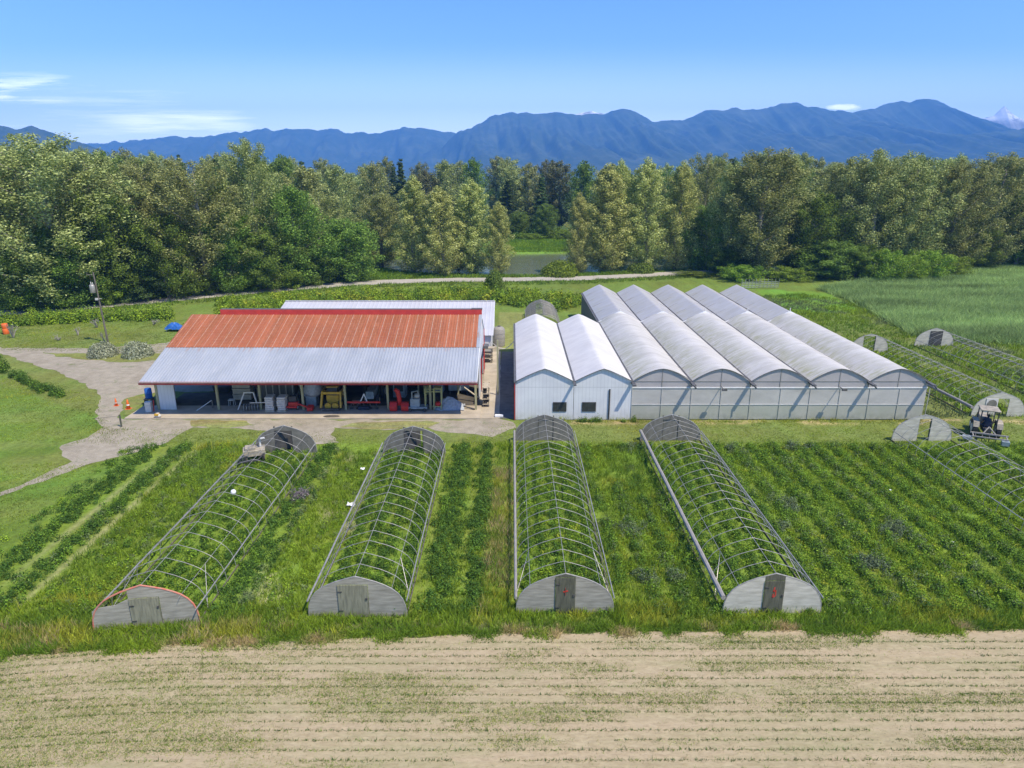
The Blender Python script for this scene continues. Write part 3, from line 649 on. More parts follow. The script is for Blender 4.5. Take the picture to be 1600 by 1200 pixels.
for i in range(2):
    x0, x1 = BX[i], BX[i+1]
    roofpart('roof', wh, M['film_white'], x0, x1, YF-.12, 76.6, ZG, ZPK, 1.18, 3+i, amp=.018)
    wp(MB().slab([(x0+.02, .05), (x1-.02, .05)]+arch(x0+.02, x1-.02, ZG-.05, ZPK-.05, 1.18, 6), YF, YF+.07), 'front_wall', M['whitewall'])
    wp(MB().slab([(x0+.02, .05), (x1-.02, .05)]+arch(x0+.02, x1-.02, ZG-.05, ZPK-.05, 1.18, 6), 76.4, 76.47), 'back_wall', M['whitewall'])
    A = arch(x0, x1, ZG, ZPK+.02, 1.18, 5); mb = MB()
    mb.tube([(x, YF-.13, z) for x, z in A], .035, 6); wp(mb, 'roof_edge_trim', M['gutter'])
wp(MB().box(BX[0]-.04, BX[0]+.02, YF+.08, 76.4, .05, ZG-.04), 'side_wall', M['whitewall'])
wp(MB().box(BX[0]-.08, BX[0]-.02, YF-.1, YF+.06, .05, ZG-.1), 'corner_trim', M['red_trim'])
for x in BX[:2]:
    wp(MB().box(x-.11, x+.11, YF-(.95 if x > 1 else .15), 76.6, ZG-.12, ZG-.02), 'gutter', M['gutter'])
for (xa, xb) in ((3.42, 4.56), (5.85, 7.02)):
    w = wp(MB().box(xa, xb, YF-.05, YF-.003, .78, 1.6).box(xa-.0, xb, YF-.055, YF-.05, .78, .80), 'window', M['steel_dark'])
    wp(MB().box(xa+.05, (xa+xb)/2-.025, YF-.062, YF-.051, .84, 1.55).box((xa+xb)/2+.025, xb-.05, YF-.062, YF-.051, .84, 1.55), 'pane', M['glass'], w)
wp(MB().tube([(8.12, YF-.06, .1), (8.12, YF-.06, 2.75)], .06, 8), 'downpipe', M['steel_dark'])

# ================================================================== FIVE-BAY GREENHOUSE
GB = [9.98+4.89*i for i in range(6)]
gh = empty('greenhouse', (22.3, YF, 0), 0, 'large gutter-connected film greenhouse with five arched bays and translucent front', 'greenhouse')
YM, YB = 77.5, 97.0
for i in range(5):
    x0, x1 = GB[i], GB[i+1]
    roofpart('front_roof', gh, M['film'], x0, x1, YF-.1, YM, ZG, ZPK, 1.62, 11+i, amp=.02, ny=90)
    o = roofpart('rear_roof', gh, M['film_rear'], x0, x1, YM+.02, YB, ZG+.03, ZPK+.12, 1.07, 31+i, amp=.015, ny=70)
    wp(MB().slab([(x0+.03, 2.88), (x1-.03, 2.88)]+arch(x0+.03, x1-.03, ZG-.04, ZPK-.04, 1.62), YF+.0, YF+.03), 'gable_film', M['gablefilm'], gh)
    wp(MB().slab([(x0+.03, .1), (x1-.03, .1)]+arch(x0+.03, x1-.03, ZG-.04, ZPK+.06, 1.07), YB-.05, YB-.02), 'gable_film', M['gablefilm'], gh)
    wp(MB().tube([(x, YF-.1, z+.01) for x, z in arch(x0, x1, ZG, ZPK, 1.62)], .03, 6), 'end_hoop', M['gutter'], gh)
    wp(MB().slab([(x, z+.0) for x, z in arch(x0, x1, ZG, ZPK+.17, 1.07)]+[(x, z-.16) for x, z in arch(x0, x1, ZG, ZPK+.15, 1.07)[::-1]], YM-.16, YM+.015), 'step_trim', M['white_paint'], gh)
    wp(MB().box((x0+x1)/2-.04, (x0+x1)/2+.04, YM-.06, YM+.02, ZPK, ZPK+.52), 'vent_post', M['rail'], gh)
    # inner hoops seen faintly through the film, and the front frame
    mb = MB()
    xm = (x0+x1)/2
    mb.box(xm-.025, xm+.025, YF-.03, YF-.005, 2.92, ZPK-.05)
    for z in (3.42,): mb.box(x0+.05, x1-.05, YF-.03, YF-.008, z-.025, z+.025)
    wp(mb, 'gable_frame', M['roll'], gh)
    for y in np.arange(YF+3.8, YB-1, 4.):
        A = arch(x0, x1, ZG, ZPK-.09, 1.5, 6); wp(MB().tube([(x, y, z-.03) for x, z in A], .025, 5, cap=False), 'roof_hoop', M['galv'], gh)
wp(MB().box(GB[0]+.02, GB[5]-.02, YF+.0, YF+.03, .08, 2.84), 'front_curtain', M['wallfilm'], gh)
wp(MB().box(GB[0]-.02, GB[5]+.05, YF-.05, YF-.005, 2.83, 2.90), 'front_rail', M['white_paint'], gh)
wp(MB().box(GB[0]+.02, GB[5]-.02, YF-.035, YF-.005, 1.36, 1.42), 'front_rail', M['rail'], gh)
for i in range(11):
    x = GB[0]+2.47*i; wp(MB().box(x-.02, x+.02, YF-.045, YF-.004, .05, 2.82), 'front_post', M['wallfilm'], gh)
for i, x in enumerate(GB):
    wp(MB().box(x-.15, x+.15, YF-.95, YB, ZG-.16, ZG-.03), 'gutter', M['gutter'], gh)
    if i: wp(MB().bar((x-.05, YF-.95, ZG-.06), (x+.12, YF-1.1, ZG-.3), .1), 'gutter_spout', M['gutter'], gh)
for x in (GB[1]+2.47, GB[3]+2.47):
    t = wp(MB().tube([(x, YF-.05, 2.95), (x+.0, YF-1.0, 3.0)], .035, 6).box(x-.2, x+.2, YF-1.05, YF-.9, 2.9, 3.08), 'vent_arm', M['gutter'], gh)
wp(MB().box(GB[5]-.03, GB[5]+.03, YF+.04, YB-.06, .1, ZG-.15), 'side_wall', M['wallfilm'], gh)
wp(MB().box(GB[0]-.03, GB[0]+.03, 76.7, YB-.06, .1, ZG-.15), 'side_wall', M['film_dark'], gh)

# ================================================================== TUNNEL FRAMES
PROF = [(1, 0), (1, .12), (.98, .28), (.93, .44), (.84, .585), (.72, .70), (.57, .79), (.40, .87), (.20, .937), (0, 1)]
def prof(W, H, shrink=1.): 
    a = [(-x*W/2*shrink, z*H*shrink) for x, z in PROF]; b = [(x*W/2*shrink, z*H*shrink) for x, z in PROF[::-1][1:]]
    return a+b
def clipped(W, H, xa, xb, z0=0., z1=9.):
    """piece of the end wall between xa and xb"""
    P = prof(W, H); top = []
    for x in np.linspace(xa, xb, 14):
        xs = [p[0] for p in P]; zs = [p[1] for p in P]
        # invert: height of arch at x
        z = 0
        for i in range(len(P)-1):
            (a, za), (b, zb) = P[i], P[i+1]
            if a <= x <= b and b > a: z = za+(zb-za)*(x-a)/(b-a)
        if abs(x) >= W/2-1e-6: z = H*.22
        top.append((x, min(z, z1)))
    return [(xa, z0), (xb, z0)]+top[::-1]
def end_wall(parent, y, W, H, wood, door, dw=.95, dh=1.75, dx=0., state='closed', facing=-1, panels='both', rim=None, frame=False, mark=False, crossbars=False):
    w = empty('end_wall', (0, y, 0)); w.parent = parent
    def part(mb, name, m): return mb.build(name, m, w)
    a, b = dx-dw/2, dx+dw/2
    if panels in ('both', 'left'): part(MB().slab(clipped(W, H, -W/2+.02, a), -.02, .02), 'panel', wood)
    if panels in ('both', 'right'): part(MB().slab(clipped(W, H, b, W/2-.02), -.02, .02), 'panel', wood)
    if panels == 'broken':
        part(MB().slab(clipped(W, H, b, W/2-.02), -.02, .02), 'panel', wood)
        part(MB().slab([(-W/2+.03, 0), (a, 0), (a, 1.5), (-1.2, 1.22), (-1.9, 1.16), (-W/2+.06, 1.0)], -.02, .02), 'panel', wood)
    if state != 'open_top': part(MB().slab(clipped(W, H, a, b, dh), -.02, .02), 'header', door if mark else wood)
    if state == 'closed': 
        d = part(MB().box(a+.012, b-.012, facing*.05-.02, facing*.05+.02, .02, dh-.01), 'door', door)
        for z in (.35, dh-.35):
            h = MB().box(a+.02, a+.22, facing*.085-.012, facing*.085+.012, z-.02, z+.02).build('hinge', M['steel_dark'], d)
        h = MB().box(b-.12, b-.04, facing*.09-.02, facing*.09+.02, .95, 1.05).build('handle', M['steel_dark'], d)
        if mark:
            pts = [(dx, 1.42), (dx, 1.02)] if mark == 1 else [(dx, 1.45), (dx-.05, 1.2), (dx+.06, 1.3), (dx+.07, 1.0), (dx-.06, .9), (dx-.03, 1.1)]
            mk = MB()
            for p, q in zip(pts[:-1], pts[1:]): mk.bar((p[0], facing*.078, p[1]), (q[0], facing*.078, q[1]), .01, .055)
            if mark == 1: mk.bar((dx-.1, facing*.081, 1.2), (dx+.12, facing*.081, 1.26), .01, .07)
            mk.build('painted_mark', M['redspray'], d)
    if state == 'swung':
        d = MB().box(0, dw-.03, -.02, .02, .02, dh-.03).build('door', door, w); d.location = (a, -.03, 0); d.rotation_euler = (0, 0, R(38))
    if frame:
        mb = MB()
        for x in (a, b): mb.box(x-.05, x+.05, .025, .10, 0, H*.955)
        part(mb, 'door_frame', M['doorwood'])
    if crossbars:
        mb = MB(); mb.box(-W*.485, a, .03, .07, .9, .97); mb.box(b, W*.485, .03, .07, .9, .97)
        mb.box(-W*.33, a, .03, .07, 1.62, 1.68); mb.box(b, W*.33, .03, .07, 1.62, 1.68)
        part(mb, 'rail', M['doorwood'])
    m = MB(); m.tube([(x, 0, z) for x, z in prof(W, H)], .04 if rim else .03, 6); part(m, 'rim', rim or M['galv'])
    return w
HOOPMESH = {}
def hoopmesh(W, H, r=.015):
    if (W, H, r) not in HOOPMESH:
        HOOPMESH[(W, H, r)] = MB().tube([(x, 0, z) for x, z in prof(W, H)], r, 6).mesh('hoop', M['galv'], True)
    return HOOPMESH[(W, H, r)]
def tunnel(x, y0, y1, W, H, label, n=19, lean=0., roll=None, yaw=0., thick=.03, group='bare steel tunnel frames', dense=False):
    L = y1-y0
    t = empty('tunnel_frame', (x, y0, 0), yaw, label, 'tunnel frame', group)
    me = hoopmesh(W, H, .0155 if not dense else .022)
    for i in range(1, n):
        o = link('hoop', me, t); o.location = (random.uniform(-.02, .02), L*i/n+random.uniform(-.05, .05), 0); o.rotation_euler = (R(random.uniform(-1.2, 1.2)), 0, R(random.uniform(-.6, .6)))
        o.scale = (1, 1, random.uniform(.985, 1.01))
    MB().tube([(0, L*k/8, H-.02+random.uniform(-.012, .012)) for k in range(9)], .015, 6).build('ridge_pipe', M['galv'], t)
    for s in (-1, 1):
        MB().tube([(s*W*.36, L*k/8, H*.69+random.uniform(-.012, .012)) for k in range(9)], .012, 6).build('purlin', M['galv'], t)
        rr = roll[0 if s < 0 else 1] if roll else .03
        MB().tube([(s*(W/2+.02), L*k/10, .82+random.uniform(-.02, .02)) for k in range(11)], rr, 8).build('side_rail', M['roll'] if rr > .05 else M['galv'], t)
        MB().box(s*W/2-.02, s*W/2+.02, 0, L, .02, .10).build('base_board', M['pole_wood'], t)
        for yy0, yy1 in ((0, 1), (1, 0)):
            a = .06*L if yy0 == 0 else L*.94; b = .14*L if yy0 == 0 else L*.86
            MB().tube([(s*W*.498, a, .1), (s*W*.36, b, H*.69)], .016, 6).build('brace', M['galv'], t)
    return t
T1 = tunnel(-16.8, 26.75, 46.9, 4.55, 2.15, 'bare hoop tunnel frame with the red-rimmed broken front end, leftmost of the row', 17, roll=(.045, .03))
w1 = end_wall(T1, 0, 4.55, 2.15, M['plywood'], M['doorwood_pale'], 1.3, 1.5, .05, 'closed', panels='broken', rim=M['redrim']); w1.rotation_euler = (0, 0, R(9))
bpy.data.objects[T1.name]
for c in list(T1.children[-1].children):
    if c.name.startswith('header'): bpy.data.objects.remove(c)
end_wall(T1, 20.3, 4.55, 2.15, M['film_dark'], M['steel_dark'], 1.3, 1.75, -.1, 'swung', frame=True)
T2 = tunnel(-7.25, 27.45, 46.9, 4.6, 2.15, 'bare hoop tunnel frame with a wide pale door of vertical boards in its front end', 18, roll=(.05, .03))
end_wall(T2, 0, 4.6, 2.15, M['plywood'], M['doorwood_pale'], 1.42, 1.72, -.15, 'closed')
end_wall(T2, 19.45, 4.6, 2.15, M['film_dark'], M['steel_dark'], 1.4, 1.8, 0, 'swung', frame=True, crossbars=True)
T3 = tunnel(2.5, 27.7, 49.4, 4.6, 2.15, 'bare hoop tunnel frame with dark door up to the peak of its grey front end', 20, roll=(.075, .03))
end_wall(T3, 0, 4.6, 2.15, M['plywood'], M['doorwood'], .95, 1.95, 0, 'closed', mark=1)
end_wall(T3, 21.7, 4.6, 2.15, M['film_dark'], M['film_dark'], 1.2, 1.75, .1, 'closed', frame=True, crossbars=True, facing=1)
T4 = tunnel(12.3, 27.7, 49.4, 4.65, 2.15, 'bare hoop tunnel frame with palest front end and thick grey roll along its left', 20, roll=(.12, .035))
end_wall(T4, 0, 4.65, 2.15, M['plywood_pale'], M['doorwood'], .95, 1.78, -.02, 'closed', mark=2)
bars = end_wall(T4, 21.7, 4.65, 2.15, M['film_dark'], M['film_dark'], 1.2, 1.75, -.05, 'closed', frame=True, crossbars=True, facing=1)
T5 = tunnel(31.8, 27.7, 49.4, 4.6, 2.15, 'bare hoop tunnel frame running out of view at the right, nearer than the tractor', 20, roll=(.03, .03))
end_wall(T5, 21.7, 4.6, 2.15, M['plywood_pale'], M['film_dark'], .95, 1.8, .1, 'open', frame=True, crossbars=True)
end_wall(T5, 0, 4.6, 2.15, M['plywood'], M['doorwood'], .95, 1.78, 0, 'closed')
T6 = tunnel(41.45, 54.9, 76.9, 4.5, 2.15, 'bare hoop tunnel frame right of the greenhouse with round fan in its near end', 20, roll=(.14, .03))
w6 = end_wall(T6, 0, 4.5, 2.15, M['plywood_pale'], M['film_dark'], .95, 1.6, .3, 'open', frame=False)
MB().box(-1.22, -.22, -.07, -.025, .55, 1.62).build('fan_housing', M['rail'], w6)
MB().disc((-.72, -.08, 1.1), (0, 1, 0), .42, .03, 24).build('fan', M['film_dark'], w6)
end_wall(T6, 22.0, 4.3, 2.1, M['plywood_pale'], M['film_dark'], 1.4, 1.85, -.1, 'open', frame=True, crossbars=True)
T7 = tunnel(50.5, 58, 79.5, 4.6, 2.2, 'bare hoop tunnel frame at the far right edge beside the tall green crop', 20, roll=(.03, .06))
end_wall(T7, 21.5, 4.6, 2.2, M['plywood_pale'], M['steel_dark'], 1.5, 1.85, .1, 'closed', frame=True, crossbars=True)
T8 = tunnel(4.15, 86, 98, 4.5, 2.3, 'small bare hoop tunnel frame behind the white twin-peaked house', 26, dense=True)
end_wall(T8, 12, 4.5, 2.3, M['film_dark'], M['steel_dark'], 1.1, 1.8, -.2, 'open', frame=True)

# ================================================================== MACHINES AND SMALL THINGS
def wheel(mb_t, mb_r, c, ax, r, w):
    c = Vector(c); a = Vector(ax).normalized()
    mb_t.tube([c-a*w/2, c-a*w*.42, c+a*w*.42, c+a*w/2], [r*.86, r, r, r*.86], 20)
    for k in range(18):
        an = 2*math.pi*k/18; u = a.orthogonal().normalized(); v = a.cross(u); d = u*math.cos(an)+v*math.sin(an)
        mb_t.bar(c+d*r*.97-a*w*.45, c+d*r*.97+a*w*.45, .04, .05)
    mb_r.tube([c-a*(w/2+.015), c+a*(w/2+.015)], r*.52, 14)
def add_wheel(parent, c, ax, r, w, rimmat):
    t, q = MB(), MB(); wheel(t, q, c, ax, r, w); o = t.build('wheel', M['tyre'], parent); q.build('rim', rimmat, o); return o

# field tractor with canopy, heading away
tr = empty('tractor', (37.35, 50.4, 0), R(-24), 'small beige tractor with flat white canopy on the grass lane at the right', 'tractor')
MB().box(-.28, .28, -.7, 1.9, .55, .85).box(-.2, .2, -.9, -.6, .5, .9).build('chassis', M['steel_dark'], tr)
MB().box(-.32, .32, .7, 2.0, .85, 1.35).build('hood', M['beige'], tr, bevel=.06)
MB().box(-.33, .33, 2.0, 2.03, .6, 1.3).build('grille', M['steel_dark'], tr)
MB().tube([(.22, 1.3, 1.3), (.22, 1.3, 2.0)], .04, 8).build('exhaust', M['steel_dark'], tr)
for s in (-1, 1):
    add_wheel(tr, (s*.78, -.1, .66), (1, 0, 0), .66, .34, M['rail'])
    add_wheel(tr, (s*.62, 1.65, .4), (1, 0, 0), .40, .22, M['white_paint'])
    MB().slabx([(-.75, .9), (-.6, 1.3), (-.25, 1.43), (.3, 1.4), (.55, 1.05), (.5, 1.0), (.25, 1.3), (-.25, 1.33), (-.52, 1.22), (-.66, .9)], s*.78-.2, s*.78+.2).build('fender', M['beige'], tr)
mb = MB()
for x in (-.55, .55):
    for y in (-.55, .6): mb.box(x-.035, x+.035, y-.035, y+.035, .9, 2.22)
mb.build('canopy_posts', M['steel_dark'], tr)
MB().box(-.66, .66, -.66, .7, 2.22, 2.32).build('canopy', M['beige'], tr, bevel=.04)
MB().box(-.22, .22, -.45, -.05, .9, 1.0).box(-.22, .22, -.5, -.42, 1.0, 1.4).build('seat', M['cloth'], tr)
MB().tube([(0, .65, 1.0), (0, .42, 1.3)], .025, 6).disc((0, .42, 1.3), (0, -.6, .8), .18, .03, 16).build('steering_wheel', M['steel_dark'], tr)
im = empty('cultivator', (0, 0, 0)); im.parent = tr
MB().box(-1.25, 1.25, -1.55, -1.45, .62, .72).bar((-.4, -1.5, .7), (0, -1.0, 1.1), .06).bar((.4, -1.5, .7), (0, -1.0, 1.1), .06).bar((-.3, -1.5, .65), (-.25, -.8, .55), .06).bar((.3, -1.5, .65), (.25, -.8, .55), .06).bar((-1.1, -1.5, .67), (-1.1, -2.0, .55), .06).bar((1.1, -1.5, .67), (1.1, -2.0, .55), .06).build('frame', M['roll'], im); MB().box(-1.2, 1.2, -2.05, -1.97, .5, .58).build('rear_bar', M['roll'], im)
for x in (-.9, -.45, 0, .45, .9):
    MB().tube([(x, -1.5, .6), (x, -1.75, .45), (x, -1.65, .1)], .03, 6).build('tine', M['steel_dark'], im)
MB().box(-1.75, -1.15, -2.1, -1.6, .25, .45).box(.75, 1.25, -2.25, -1.9, .12, .45).build('guard', M['greyblue'], im)
# driver
def figure(name, parent_loc, rz, label):
    pts = {'pelvis': (0, -.2, 1.06), 'chest': (0, -.2, 1.4), 'neck': (0, -.19, 1.58), 'head': (0, -.17, 1.66), 'top': (0, -.17, 1.8),
           'ls': (-.19, -.2, 1.5), 'le': (-.25, -.02, 1.28), 'lw': (-.16, .2, 1.3), 'lh': (-.14, .3, 1.34), 'rs': (.19, -.2, 1.5), 're': (.25, -.02, 1.28), 'rw': (.16, .2, 1.3), 'rh': (.14, .3, 1.34),
           'lk': (-.16, .25, 1.06), 'lf': (-.16, .32, .68), 'lt': (-.16, .45, .65), 'rk': (.16, .25, 1.06), 'rf': (.16, .32, .68), 'rt': (.16, .45, .65)}
    rad = {'pelvis': .15, 'chest': .16, 'neck': .06, 'head': .09, 'top': .07, 'ls': .07, 'le': .05, 'lw': .035, 'lh': .04, 'rs': .07, 're': .05, 'rw': .035, 'rh': .04, 'lk': .075, 'lf': .05, 'lt': .04, 'rk': .075, 'rf': .05, 'rt': .04}
    ed = [('pelvis','chest'),('chest','neck'),('neck','head'),('head','top'),('chest','ls'),('ls','le'),('le','lw'),('lw','lh'),('chest','rs'),('rs','re'),('re','rw'),('rw','rh'),('pelvis','lk'),('lk','lf'),('lf','lt'),('pelvis','rk'),('rk','rf'),('rf','rt')]
    k = list(pts); me = bpy.data.meshes.new(name); me.from_pydata([pts[a] for a in k], [(k.index(a), k.index(b)) for a, b in ed], [])
    me.materials.append(M['cloth']); me.materials.append(M['skin'])
    o = link(name, me); sk = o.modifiers.new('skin', 'SKIN'); o.modifiers.new('sub', 'SUBSURF').render_levels = 2
    for i, a in enumerate(k): o.data.skin_vertices[0].data[i].radius = (rad[a], rad[a]); o.data.skin_vertices[0].data[i].use_root = (a == 'pelvis')
    o.location = parent_loc; o.rotation_euler = (0, 0, rz); tag(o, label, 'person')
    hm = MB().lathe((0, -.17, 1.74), [(.115, 0), (.125, .03), (.11, .09), (.05, .13)], 14); hm.box(-.08, .08, -.09, .05, 1.745, 1.76) ; hm.build('cap', M['hat'], o)
    fc = MB().lathe((0, -.115, 1.655), [(.02, -.07), (.062, -.04), (.075, .02), (.06, .07)], 10).box(-.012, .012, -.05, -.02, 1.64, 1.67); fc.build('face', M['skin'], o)
    return o
figure('person', tr.location, tr.rotation_euler.z, 'person in dark clothes and cap seated under the tractor canopy, hands on the wheel')

# beige implement parked in the far end of the leftmost tunnel
t = empty('field_machine', (-18.6, 45.6, 0), R(20), 'beige field machine with a bent pipe parked inside the far end of the leftmost tunnel', 'machine')
MB().box(-.75, .75, -.5, .5, .5, .95).box(-.6, .1, -.4, .3, .95, 1.15).build('body', M['beige'], t, bevel=.03)
MB().tube([(.45, .1, .9), (.45, .1, 1.5), (.55, -.05, 1.65), (.8, -.1, 1.68)], .08, 8).build('pipe', M['rail'], t)
for x in (-.6, .6): add_wheel(t, (x, -.45, .33), (1, 0, 0), .33, .16, M['beige'])
MB().bar((-.7, -.5, .7), (-1.1, -1.1, .45), .07).bar((.7, -.5, .7), (.2, -1.1, .45), .07).box(-1.15, .25, -1.15, -1.05, .4, .5).build('drawbar', M['steel_dark'], t)

# white hanging ball in tunnel 1
x0, y0 = G(364, 764, 2.0)
o = MB().lathe((0, 0, 0), [(.02, 0), (.1, .02), (.145, .08), (.155, .15), (.145, .22), (.09, .29), (.02, .31)], 16).build('hanging_ball', M['white_paint'], None, True); o.location = (x0, y0, 1.65)
MB().tube([(0, 0, .3), (0, 0, .42)], .008, 5).build('string', M['steel_dark'], o); tag(o, 'white ball hanging under the hoops of the leftmost tunnel', 'ball')

# utility pole
t = empty('utility_pole', (*G(169, 536), 0), 0, 'tall weathered utility pole with a grey transformer can beside the gravel drive', 'utility pole')
tx = -.55
MB().tube([(0, 0, 0), (-.1, 0, 3.5), (-.28, 0, 8.6)], [.12, .105, .08], 10).build('pole', M['pole_wood'], t)
MB().lathe((-.55, -.25, 6.2), [(.26, 0), (.3, .05), (.3, .85), (.27, .95), (.1, 1.0)], 16).build('transformer', M['galv'], t, True)
MB().tube([(-.62, -.25, 7.2), (-.62, -.25, 7.5)], .05, 8).tube([(-.42, -.25, 7.2), (-.42, -.25, 7.45)], .04, 8).build('bushing', M['rail'], t)
MB().bar((-.28, 0, 8.3), (-1.05, -.1, 8.35), .08).build('bracket', M['pole_wood'], t)
MB().tube([(-1.0, -.1, 8.38), (-1.0, -.1, 8.6)], .04, 8).tube([(-.7, -.08, 8.3), (-.7, -.08, 7.5)], .02, 6).build('insulator', M['steel_dark'], t)
MB().box(-.5, -.2, -.2, -.08, 5.3, 5.55).tube([(-.2, -.13, 5.4), (.1, -.15, 5.5), (.25, -.15, 5.45)], .03, 6).build('switch_box', M['rail'], t)

# barrels, cones, posts, bag
def at(u, v, z=0): a, b = G(u, v, z); return (a, b, z)
t = empty('barrel', at(235, 634), 0, 'bright blue plastic barrel beside the left end of the barn', 'barrel')
MB().lathe((0, 0, .75), [(.27, 0), (.3, .06), (.3, .42), (.315, .45), (.3, .48), (.29, .85), (.26, .88)], 18).build('drum', M['blue'], t, True)
MB().box(-.35, .35, -.35, .35, .66, .745).box(-.33, -.25, -.3, .3, .02, .66).box(.25, .33, -.3, .3, .02, .66).build('stand', M['pole_wood'], t)
t = empty('crate_stack', at(234, 645), R(8), 'pale crates stacked on the concrete below the blue barrel', 'crates')
for k in range(3): MB().box(-.24, .24, -.2, .2, .13+.3*k, .40+.3*k).box(-.26, .26, -.22, .22, .38+.3*k, .42+.3*k).build('crate', M['rail'], t)
MB().bar((.35, 0, .12), (.42, .1, 1.1), .06).build('plank', M['red_trim'], t)
t = empty('bag', at(247, 652, .12), 0, 'small yellow and white bag dropped on the apron before the barn panel', 'bag')
MB().lathe((0, 0, 0), [(.12, 0), (.26, .07), (.24, .22), (.1, .34), (.13, .4)], 12).build('sack', M['sackpale'], t, True).scale = (1.1, .7, 1)
MB().box(-.2, .12, -.21, .17, .2, .34).build('flap', M['yellow'], t)
def cone(u, v, lab, s=1):
    t = empty('traffic_cone', at(u, v), 0, lab, 'traffic cone'); 
    MB().box(-.2*s, .2*s, -.2*s, .2*s, 0, .04).build('base', M['orange'], t)
    MB().lathe((0, 0, .04), [(.15*s, 0), (.05*s, .7*s), (.03*s, .72*s)], 14).build('cone', M['orange'], t, True)
    MB().lathe((0, 0, .3*s), [(.115*s, 0), (.092*s, .13*s)], 14).build('band', M['white_paint'], t)
cone(201, 639, 'bright orange traffic cone nearer the left end of the barn', 1.15)
cone(182, 634, 'faded orange traffic cone farther left on the gravel edge', .9)
t = empty('fence_post', at(190, 667), 0, 'short dark green marker post with wire at the corner of the gravel', 'post')
MB().box(-.05, .05, -.05, .05, 0, 1.05).build('stake', M['doorwood'], t); MB().tube([(0, 0, .95), (-2, .8, .5), (-3.2, 1.4, .2)], .012, 5).build('wire', M['steel_dark'], t)
t = empty('water_barrel', at(10, 522), 0, 'orange-red plastic barrels stacked on grass by the left hedge', 'barrel')
MB().lathe((0, 0, 0), [(.33, 0), (.36, .06), (.36, .7), (.33, .76)], 16).build('lower_barrel', M['orange'], t, True)
MB().lathe((0, 0, .78), [(.33, 0), (.36, .06), (.36, .55), (.33, .6)], 16).build('upper_barrel', M['orange'], t, True)
t = empty('tarp', at(273, 517), 0, 'crumpled blue tarpaulin over a low frame left of the barn roof', 'tarpaulin')
V = []; n = 12
for j in range(n):
    for i in range(n):
        u_, v_ = i/(n-1)*2-1, j/(n-1)*2-1
        V.append((u_*1.0, v_*.7, .35+.75*(1-max(abs(u_), abs(v_))**2)+random.uniform(-.09, .09)))
MB().add(V, [(j*n+i, j*n+i+1, (j+1)*n+i+1, (j+1)*n+i) for j in range(n-1) for i in range(n-1)]).build('cover', M['blue'], t)
mb = MB()
for a, b in ((-.8, -.5), (.8, -.5), (-.8, .5), (.8, .5)): mb.tube([(a, b, 0), (a, b, .55)], .04, 6)
mb.build('legs', M['galv'], t)
# white rail gates by the wood
def gate_panel(loc, rz, lab):
    t = empty('rail_gate', loc, rz, lab, 'gate', 'white rail gates parked at the wood edge')
    mb = MB()
    for z in (.25, .55, .85, 1.15): mb.tube([(-1.6, 0, z), (1.6, 0, z)], .04, 6)
    mb.build('rails', M['greyblue'], t)
    for k in range(6): MB().bar((-1.6+.64*k, 0, .1), (-1.5+.64*k, 0, 1.75), .1, .06).build('upright', M['galv'], t)
x0, y0 = G(1182, 451)
gate_panel((x0-1.2, y0, 0), R(4), 'left one of the white rail gates parked at the wood edge'); gate_panel((x0+2.3, y0+.3, 0), R(-4), 'right one of the white rail gates parked at the wood edge')

# dead branches / garden frames on the lawn by the left hedge
def branchy(u, v, h, lab, n=9, spread=.8, m='grey'):
    t = empty('dead_shrub', at(u, v), 0, lab, 'dead shrub'); mb = MB()
    for k in range(n):
        a = random.uniform(0, 6.28); q = random.uniform(.2, spread)
        p1 = (q*.4*math.cos(a), q*.4*math.sin(a), h*.5*random.uniform(.7, 1.1)); p2 = (q*math.cos(a), q*math.sin(a), h*random.uniform(.6, 1.05))
        mb.tube([(0, 0, 0), p1, p2], [.05, .035, .012], 5)
        for j in range(3):
            s = random.uniform(.3, .9); b = Vector(p1).lerp(Vector(p2), s); mb.tube([b, b+Vector((random.uniform(-.4, .4), random.uniform(-.4, .4), random.uniform(.05, .35)))], [.02, .008], 4)
    mb.build('branches', M['bark'], t)
branchy(21, 528, 1.9, 'tall bare grey dead shrub near the orange barrels', 14, .9)
branchy(122, 524, 1.1, 'small bare dead sapling on the lawn between hedge and drive', 6, .5)
branchy(152, 512, 1.3, 'bare dead shrub close under the left hedge near the pole', 10, 1.0)
branchy(163, 534, 1.4, 'bare white branch leaning beside the foot of the utility pole', 5, .8)
branchy(240, 508, .7, 'low pile of bare twigs on the lawn left of the blue tarpaulin', 8, 1.2)
branchy(92, 532, .5, 'low grey twig pile lying on the left lawn', 7, 1.1)

# ---- things in the barn
def it(name, u, v, lab, cat, rz=0., group=None):
    a = G(u, v, .1); return empty(name, (a[0], a[1], .1), rz, lab, cat, group)
# skid steer seen from the front
t = it('skid_steer', 520, 640, 'yellow skid-steer loader parked between barn posts', 'loader')
MB().box(-.55, .55, .2, 2.1, .35, 1.25).build('body', M['yellow'], t, bevel=.05)
MB().box(-.85, .85, -.15, .0, 1.45, 1.65).build('crossbar', M['yellow'], t)
for s in (-1, 1):
    MB().bar((s*.78, -.05, 1.6), (s*.78, 1.9, 1.5), .16, .2).bar((s*.78, -.05, 1.6), (s*.85, -.55, .35), .14, .18).build('lift_arm', M['yellow'], t)
    for y in (.35, 1.5): add_wheel(t, (s*.62, y, .42), (1, 0, 0), .38, .26, M['yellow'])
    MB().disc((s*.32, -.22, .42), (0, 1, 0), .28, .2, 18).build('drum', M['yellow'], t)
MB().box(-.42, .42, .3, 1.5, 1.25, 1.95).build('cab', M['steel_dark'], t)
MB().box(-.5, .5, .25, 1.55, 1.95, 2.02).build('cab_roof', M['yellow'], t)
MB().box(-.75, .75, -.62, -.5, .12, .3).build('coupler', M['steel_dark'], t)
